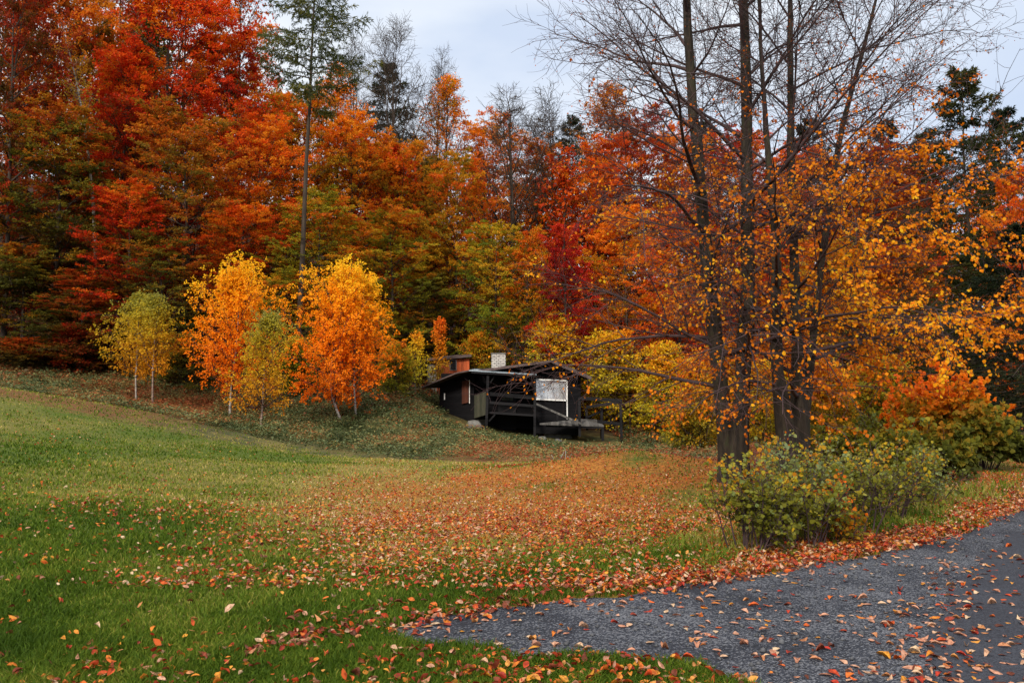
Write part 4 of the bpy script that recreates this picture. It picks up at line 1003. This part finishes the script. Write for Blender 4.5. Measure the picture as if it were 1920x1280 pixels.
# ------------------------------------------------------------------ cabin
def woodmat(name, c0, c1, rough=.85, board=.16, vertical=False, spec=.12):
    m, n = newmat(name)
    tc = nd(n, 'ShaderNodeTexCoord'); sp = nd(n, 'ShaderNodeSeparateXYZ'); n.links.new(tc.outputs['Object'], sp.inputs[0])
    a = nd(n, 'ShaderNodeMath', operation='MULTIPLY'); n.links.new(sp.outputs['X' if vertical else 'Z'], a.inputs[0]); a.inputs[1].default_value = 1 / board
    fl = nd(n, 'ShaderNodeMath', operation='FLOOR'); n.links.new(a.outputs[0], fl.inputs[0])
    fr = nd(n, 'ShaderNodeMath', operation='FRACT'); n.links.new(a.outputs[0], fr.inputs[0])
    wn_ = nd(n, 'ShaderNodeTexWhiteNoise', noise_dimensions='1D'); n.links.new(fl.outputs[0], wn_.inputs['W'])
    mp = nd(n, 'ShaderNodeMapping'); mp.inputs['Scale'].default_value = (14, 14, 2) if vertical else (2, 2, 14); n.links.new(tc.outputs['Object'], mp.inputs[0])
    nz = nd(n, 'ShaderNodeTexNoise', i_Scale=1.5, i_Detail=6); n.links.new(mp.outputs[0], nz.inputs['Vector'])
    f = nd(n, 'ShaderNodeMath', operation='MULTIPLY_ADD'); n.links.new(wn_.outputs['Value'], f.inputs[0]); f.inputs[1].default_value = .45; n.links.new(nz.outputs['Fac'], f.inputs[2])
    c = ramp(n, [(.35, c0), (1.0, c1)], f.outputs[0])
    p = nd(n, 'ShaderNodeBsdfPrincipled', i_Roughness=rough); p.inputs['Specular IOR Level'].default_value = spec; n.links.new(c, p.inputs['Base Color'])
    g = nd(n, 'ShaderNodeMath', operation='GREATER_THAN'); n.links.new(fr.outputs[0], g.inputs[0]); g.inputs[1].default_value = .1
    b = nd(n, 'ShaderNodeBump', i_Strength=.7, i_Distance=.02); n.links.new(g.outputs[0], b.inputs['Height']); n.links.new(b.outputs[0], p.inputs['Normal'])
    n.links.new(p.outputs[0], nd(n, 'ShaderNodeOutputMaterial').inputs[0])
    return m
M['cab'] = woodmat('dark_stained_boards', (.002, .002, .003), (.008, .0075, .009))
M['cabpost'] = woodmat('dark_beam', (.005, .005, .006), (.017, .0165, .018), board=.5)
M['greyplank'] = woodmat('grey_green_planks', (.03, .034, .024), (.085, .085, .06), vertical=True, board=.14)
M['deckwood'] = woodmat('weathered_deck', (.035, .034, .033), (.13, .125, .12), vertical=True, board=.15)
M['rustshutter'] = woodmat('brown_shutter', (.05, .018, .012), (.10, .035, .022), vertical=True, board=.12)
M['redshed'] = woodmat('red_boards', (.20, .045, .018), (.46, .10, .035), vertical=True, board=.16)
M['greyshed'] = woodmat('grey_boards', (.10, .095, .09), (.30, .285, .27), vertical=True, board=.16)
M['roofbrown'] = noisemat('roof_felt', [(.3, (.05, .035, .034)), (.7, (.12, .085, .08))], (3, 3, 3))
M['rooftin'] = noisemat('roof_tin', [(.3, (.15, .19, .22)), (.7, (.27, .32, .36))], (2, 2, 2), 4, .45, .1)
M['white'] = noisemat('white_paint', [(.3, (.5, .5, .5)), (.6, (.76, .76, .75))], (5, 5, 5), 5, .5, .1)
M['concrete'] = noisemat('concrete', [(.3, (.06, .06, .055)), (.7, (.17, .165, .15))], (4, 4, 4))
m, n = newmat('white_brick')
tcb = nd(n, 'ShaderNodeTexCoord'); mpb = nd(n, 'ShaderNodeMapping'); mpb.inputs['Rotation'].default_value = (R(90), 0, 0); n.links.new(tcb.outputs['Object'], mpb.inputs[0])
bk = nd(n, 'ShaderNodeTexBrick', i_Scale=1.); bk.inputs['Color1'].default_value = (.52, .5, .46, 1); bk.inputs['Color2'].default_value = (.38, .37, .35, 1); bk.inputs['Mortar'].default_value = (.10, .095, .09, 1)
bk.inputs['Mortar Size'].default_value = .014; bk.inputs['Brick Width'].default_value = .24; bk.inputs['Row Height'].default_value = .095
n.links.new(mpb.outputs[0], bk.inputs['Vector'])
p_ = nd(n, 'ShaderNodeBsdfPrincipled', i_Roughness=.85); n.links.new(bk.outputs['Color'], p_.inputs['Base Color']); n.links.new(p_.outputs[0], nd(n, 'ShaderNodeOutputMaterial').inputs[0]); M['brick'] = m
m, n = newmat('window_glass')
t_ = nd(n, 'ShaderNodeBsdfTransparent'); g_ = nd(n, 'ShaderNodeBsdfGlossy', i_Roughness=.03); fr_ = nd(n, 'ShaderNodeMixShader', i_Fac=.28)
n.links.new(t_.outputs[0], fr_.inputs[1]); n.links.new(g_.outputs[0], fr_.inputs[2]); n.links.new(fr_.outputs[0], nd(n, 'ShaderNodeOutputMaterial').inputs[0]); M['glass'] = m
M['dark'] = noisemat('dark_inside', [(.3, (.01, .01, .01)), (.7, (.02, .018, .016))])

CD = 43.4                                            # distance of the porch front
CORG = un(960, 790, CD); CORG[2] = Hs(CORG[0], CD)
cabin = thing('cabin', 'black wooden cabin with a porch, a white brick chimney and a covered white window', 'cabin', tuple(CORG))
def C(px, py, dy=0.): return un(px, py, CD + dy) - CORG
class MB:
    def __init__(s): s.v, s.f = [], []
    def hexa(s, a):          # 8 points: bottom 4 ccw, top 4 ccw
        b = len(s.v); s.v += [tuple(p) for p in a]
        s.f += [tuple(b + i for i in q) for q in [(0, 3, 2, 1), (4, 5, 6, 7), (0, 1, 5, 4), (1, 2, 6, 5), (2, 3, 7, 6), (3, 0, 4, 7)]]
    def box(s, p, q):
        (x0, y0, z0), (x1, y1, z1) = np.minimum(p, q), np.maximum(p, q)
        s.hexa([(x0, y0, z0), (x1, y0, z0), (x1, y1, z0), (x0, y1, z0), (x0, y0, z1), (x1, y0, z1), (x1, y1, z1), (x0, y1, z1)])
    def beam(s, a, b, w, h):
        """square bar from a to b, w across, h high"""
        a, b = np.array(a, float), np.array(b, float); t = nrmz(b - a)
        up = np.array([0, 0, 1.]) if abs(t[2]) < .85 else np.array([0, 1., 0])
        sd_ = nrmz(np.cross(t, up)); u = np.cross(sd_, t)
        o = [sd_ * w / 2 * i + u * h / 2 * j for i, j in [(-1, -1), (1, -1), (1, 1), (-1, 1)]]
        s.hexa([a + k for k in o] + [b + k for k in o])
    def slab(s, quad, th):
        """four corners (ccw from above) thickened downwards"""
        qd = [np.array(p, float) for p in quad]; dn = np.array([0, 0, -th])
        s.hexa([p + dn for p in qd] + qd)
    def wall(s, pts, th):
        """upright polygon (front view order) thickened backwards (+y)"""
        pts = [np.array(p, float) for p in pts]; k = len(pts); b = len(s.v); o = np.array([0, th, 0])
        s.v += [tuple(p) for p in pts] + [tuple(p + o) for p in pts]
        s.f.append(tuple(range(b, b + k))); s.f.append(tuple(range(b + 2 * k - 1, b + k - 1, -1)))
        for i in range(k):
            j = (i + 1) % k; s.f.append((b + i, b + k + i, b + k + j, b + j))
    def build(s, name, mat, parent=None, bevel=.0):
        me = bpy.data.meshes.new(name); me.from_pydata(s.v, [], s.f); me.materials.append(mat)
        import bmesh
        bm = bmesh.new(); bm.from_mesh(me); bmesh.ops.recalc_face_normals(bm, faces=bm.faces[:]); bm.to_mesh(me); bm.free()
        return obj(name, me, parent)
def bar(name, a, b, w, h, mat, parent=None):
    q = MB(); q.beam(a, b, w, h); return q.build(name, mat, parent)
def plate(name, pts, th, mat, parent=None):
    q = MB(); q.wall(pts, th); return q.build(name, mat, parent)
# walls
plate('back_wall', [C(884, 796, 2.2), C(1008, 806, 2.2), C(1008, 690, 2.2), C(884, 690, 2.2)], .12, M['cab'], cabin)             # back of the porch
plate('left_wall', [C(824, 800, 2.9), C(889, 812, 1.75), C(889, 694, 1.75), C(856, 699, 2.3), C(824, 712, 2.9)], .12, M['cab'], cabin)
plate('front_wall', [C(1001, 812, .9), C(1089, 816, .9), C(1089, 705, .9), C(1036, 682, .9), C(1001, 690, .9)], .12, M['cab'], cabin)
q = MB(); a, b = C(1087, 816, 1.02), C(1087, 705, 1.02); q.hexa([(a[0] - .1, a[1], a[2]), (a[0], a[1], a[2]), (a[0] + .05, a[1] + 3.6, a[2]), (a[0] - .05, a[1] + 3.6, a[2]), (a[0] - .1, a[1], b[2]), (a[0], a[1], b[2]), (a[0] + .05, a[1] + 3.6, b[2] + .1), (a[0] - .05, a[1] + 3.6, b[2] + .1)]); q.build('side_wall', M['cab'], cabin)
q = MB(); a, b = C(1001, 806, 1.02), C(1001, 692, 1.02); q.box((a[0], a[1], a[2]), (a[0] + .1, a[1] + 1.15, b[2])); q.build('porch_side_wall', M['cab'], cabin)
q = MB(); a, b = C(826, 796, 3.05), C(826, 715, 3.05); q.box((a[0], a[1], a[2]), (a[0] + .12, a[1] + 2.6, b[2])); a, b = C(826, 796, 5.6), C(1088, 700, 5.6); q.box((a[0], a[1] + .1, a[2]), (b[0], a[1] + .22, b[2])); q.build('rear_wall', M['cab'], cabin)
# gable and roofs
apex, reave = C(1036, 675, -.1), C(1109, 707, -.1)
plate('gable_boards', [C(1003, 697, .55), C(1098, 706, .55), C(1036, 678, .55), C(940, 691, .55), C(950, 695, .55)], .05, M['cab'], cabin)
q = MB()
bk5 = np.array([.15, 5.6, .15])
l0 = C(897, 693, .1)
q.slab([l0, apex, apex + bk5, l0 + bk5], .09)
q.slab([apex + (.004, 0, .0), reave, reave + bk5, apex + bk5 + (.004, 0, 0)], .09)
rf = q.build('roof', M['roofbrown'], cabin)
q = MB(); a = C(880, 693, .15); b = C(855, 698, .9); c = C(790, 725, 2.4); o5 = np.array([1.2, 4.4, .10])
q.slab([a + o5, a, b, b + o5], .07); q.slab([b + o5 - (.004, 0, 0), b - (.004, 0, 0), c, c + o5], .07); q.build('side_roof', M['roofbrown'], cabin)
q = MB(); a, b = C(879, 693.5, -.35), C(1006, 701.5, -.35)
q.slab([a, b, b + (0, 1.6, .13), a + (.25, 1.6, .13)], .05); q.build('porch_roof', M['rooftin'], cabin)
q = MB(); q.beam(C(884, 697.5, -.27), C(1004, 705, -.27), .07, .10); q.build('porch_beam', M['cabpost'], cabin)
q = MB(); q.beam(apex + (-.02, -.03, -.06), reave + (0, -.03, -.06), .04, .16); q.beam(l0 + (0, -.03, -.06), apex + (-.03, -.03, -.06), .04, .12); q.build('bargeboard', M['roofbrown'], cabin)
q = MB(); a, b = C(921.5, 684, 2.6), C(948, 663, 2.6)
q.box((a[0], a[1], a[2] - .5), (b[0], a[1] + .62, b[2])); ch = q.build('chimney', M['brick'], rf)
q = MB(); q.box((a[0] - .03, a[1] - .03, b[2]), (b[0] + .03, a[1] + .65, b[2] + .05)); q.build('chimney_cap', M['concrete'], ch)
# porch deck, posts, rails
q = MB(); a, b = C(912, 771, .02), C(1004, 777, .02); q.slab([a, b, b + (0, 2.1, 0), a + (-.5, 2.1, 0)], .10); q.build('porch_floor', M['cabpost'], cabin)
bar('porch_post', C(911.5, 815, -.1), C(915, 699, -.1), .13, .13, M['cabpost'], cabin)
bar('porch_post', C(1002.5, 818, -.1), C(1003, 704, -.1), .12, .12, M['cabpost'], cabin)
bar('porch_rail', C(915, 738, -.02), C(1002, 745, -.02), .05, .19, M['cabpost'], cabin)
bar('porch_rail', C(915, 754, -.02), C(1002, 761, -.02), .05, .13, M['cabpost'], cabin)
bar('porch_brace', C(916, 790, .0), C(928, 777, .0), .08, .08, M['cabpost'], cabin)
bar('porch_brace', C(916, 722, .0), C(928, 704, .0), .06, .06, M['cabpost'], cabin)
q = MB(); a0, a1, b0, b1 = C(911, 777, .0), C(911, 734, .0), C(889, 784, 1.7), C(889, 741, 1.7); sx3 = np.array([.05, 0, 0])
q.hexa([a0, a0 + sx3, b0 + sx3, b0, a1, a1 + sx3, b1 + sx3, b1]); q.build('porch_side_panel', M['greyplank'], cabin)
bar('porch_door', C(951, 806, 2.12), C(951, 722, 2.12), .95, .05, M['cabpost'], cabin)
plate('door_panel', [C(941, 750, 2.08), C(962, 751, 2.08), C(962, 744, 2.08), C(941, 743, 2.08)], .03, M['greyplank'], cabin)
# shuttered window on the left wall
plate('window_shutter', [C(866, 757, 2.02), C(879, 754, 1.80), C(879, 713, 1.80), C(866, 714, 2.02)], .06, M['rustshutter'], cabin)
bar('window_trim', C(880.3, 756, 1.76), C(880.3, 712, 1.76), .035, .05, M['white'], cabin)
bar('wall_slot', C(833.5, 749, 2.66), C(833.5, 737, 2.66), .06, .05, M['white'], cabin)
# the large white window with drawn curtain
wf = MB()
A_, B_, C_, D_ = C(1004, 748, .8), C(1063, 750.5, .8), C(1063, 713.5, .8), C(1004, 711, .8)
for s_, e_ in ((A_, B_), (B_ + (0, 0, -.03), C_), (C_, D_), (D_, A_)): wf.beam(s_, e_, .07, .07)
win = wf.build('front_window', M['white'], cabin)
k = 60; cu = []
for i in range(k):
    f = i / (k - 1); lo_ = A_ * (1 - f) + B_ * f; hi_ = D_ * (1 - f) + C_ * f
    yy = .055 + .02 * math.sin(i * 1.1) + .012 * math.sin(i * .37)
    cu += [lo_ + (0, yy, .03), hi_ + (0, yy, -.03)]
cq = [(2 * i, 2 * i + 2, 2 * i + 3, 2 * i + 1) for i in range(k - 1)]
M['curtain'] = noisemat('curtain', [(.3, (.46, .49, .54)), (.5, (.76, .79, .83)), (.65, (.88, .9, .92))], (7, 1, 1.6), 4, .8, .1)
obj('curtain', mesh_np('curtain', np.array(cu), cq, mat=M['curtain'], smooth=True), win)
plate('window_pane', [A_ + (.03, -.0, .03), B_ + (-.03, -.0, .03), C_ + (-.03, -.0, -.03), D_ + (.03, -.0, -.03)], .012, M['glass'], win)
bar('corner_trim', C(1063.5, 785, .82), C(1063.3, 752, .82), .06, .06, M['white'], cabin)
# footing
q = MB(); q.box(C(884, 822, 2.1), C(915, 786, 2.6)); q.build('footing', M['concrete'], cabin)
q = MB(); q.box(C(1020, 826, 1.3), C(1070, 792, 1.9)); q.build('footing', M['concrete'], cabin)
# open deck on the right with its railing
deck = thing('deck', 'weathered open deck with a dark railing on the right side of the cabin', 'deck', tuple(CORG))
q = MB(); a, b, c, e = C(1010, 785, .85), C(1100, 794, -.6), C(1132, 792, -.4), C(1090, 783, .9)
q.slab([C(1012, 793, -.1), C(1132, 797, -.5), C(1118, 786, 2.4), C(1088, 785, .88), C(1020, 785, .88)][:4], .08); q.build('deck_floor', M['deckwood'], deck)
q = MB(); q.beam(C(1024, 797, .1), C(1130, 801, -.42), .10, .14); q.beam(C(1120, 790, .3), C(1166, 795, .25), .10, .16); q.build('deck_joist', M['cabpost'], deck)
for p, qq in [((1087, 818, -.35), (1086, 745, -.35)), ((1166, 838, .2), (1163, 752, .2)), ((1128, 822, .6), (1128, 764, .6)), ((1101, 806, 1.6), (1099, 765, 1.6)), ((1130, 826, -.4), (1130, 798, -.4))]:
    bar('deck_post', C(*p), C(*qq), .12, .12, M['cabpost'], deck)
bar('deck_rail', C(1086, 746, -.42), C(1166, 751, .12), .06, .17, M['cabpost'], deck)
bar('deck_rail', C(1100, 763, 1.52), C(1166, 753, .3), .06, .15, M['cabpost'], deck)
bar('deck_rail', C(1102, 782, 1.55), C(1130, 770, .6), .05, .1, M['cabpost'], deck)
bar('stair_rail', C(1006, 757, -.3), C(1092, 795, -.9), .06, .09, M['deckwood'], deck)
bar('stair_post', C(1045, 790, -.55), C(1045, 774, -.55), .09, .09, M['cabpost'], deck)
tag(deck, group=None)
# clutter beneath
def rock(name, px, py, d, r, label, mat='concrete', seed=1):
    rg = np.random.default_rng(seed); nu, nv = 9, 6; vs, fs = [], []
    for j in range(nv):
        for i in range(nu):
            th, ph = math.pi * (j + .02) / (nv - 1 + .04), 2 * math.pi * i / nu
            s_ = r * rg.uniform(.82, 1.12); vs.append((s_ * 1.2 * math.sin(th) * math.cos(ph), s_ * math.sin(th) * math.sin(ph), s_ * .75 * math.cos(th)))
    for j in range(nv - 1):
        for i in range(nu): fs.append((j * nu + i, (j + 1) * nu + i, (j + 1) * nu + (i + 1) % nu, j * nu + (i + 1) % nu))
    x = at(px, d); o = obj(name, mesh_np(name, np.array(vs), fs, mat=M[mat], smooth=False)); o.location = (x, d, Hs(x, d) + r * .4)
    return tag(o, label, 'rock')
rock('rock', 889, 0, 43.0, .38, 'grey stone below the plank side panel of the porch', seed=4)
rock('rock', 1016, 0, 42.9, .2, 'pale stone right of the right porch post', seed=5)
rock('rock', 1046, 0, 42.4, .17, 'round dark stone beneath the open deck', 'stone', seed=6)
q = MB(); rgd = np.random.default_rng(9)
for i in range(7):
    px = 1042 + i * 4.5; a_ = un(px, 858, 25.5); a_[2] = Hs(a_[0], 25.5) - .02; b_ = a_ + np.array([rgd.normal(.05, .22), rgd.normal(0, .2), rgd.uniform(.12, .34)]); q.beam(a_, b_, .012, .012)
tag(q.build('dead_twigs', M['greyshed']), 'small bundle of bleached dead twigs at the lower edge of the rough slope', 'twigs')
# red shed behind
SD = 51.5; SO = un(845, 716, SD); SO[2] = Hs(SO[0], SD)
shed = thing('shed', 'small red-brown wooden shed with a grey side behind the cabin', 'shed', tuple(SO))
def Sp(px, py, dy=0.): return un(px, py, SD + dy) - SO
plate('front_wall', [Sp(819, 735), Sp(880, 735), Sp(880, 672), Sp(819, 676)], .1, M['redshed'], shed)
q = MB(); a0, a1, b0, b1 = Sp(818, 735, .01), Sp(818, 676, .01), Sp(801, 730, 2.2), Sp(801, 680, 2.2)
sy3 = np.array([.08, 0, 0]); q.hexa([b0, a0, a0 + sy3, b0 + sy3, b1, a1, a1 + sy3, b1 + sy3]); q.build('side_wall', M['greyshed'], shed)
q = MB(); q.slab([Sp(810, 672, -.3), Sp(884, 665, -.3), Sp(884, 662, 2.6), Sp(792, 672, 2.6)], .12); q.build('roof', M['roofbrown'], shed)
sw = plate('window', [Sp(843, 694, -.04), Sp(856, 694, -.04), Sp(856, 674, -.04), Sp(843, 674, -.04)], .05, M['greyshed'], shed)
plate('pane', [Sp(844.5, 692.5, -.07), Sp(854.5, 692.5, -.07), Sp(854.5, 675.5, -.07), Sp(844.5, 675.5, -.07)], .02, M['dark'], sw)
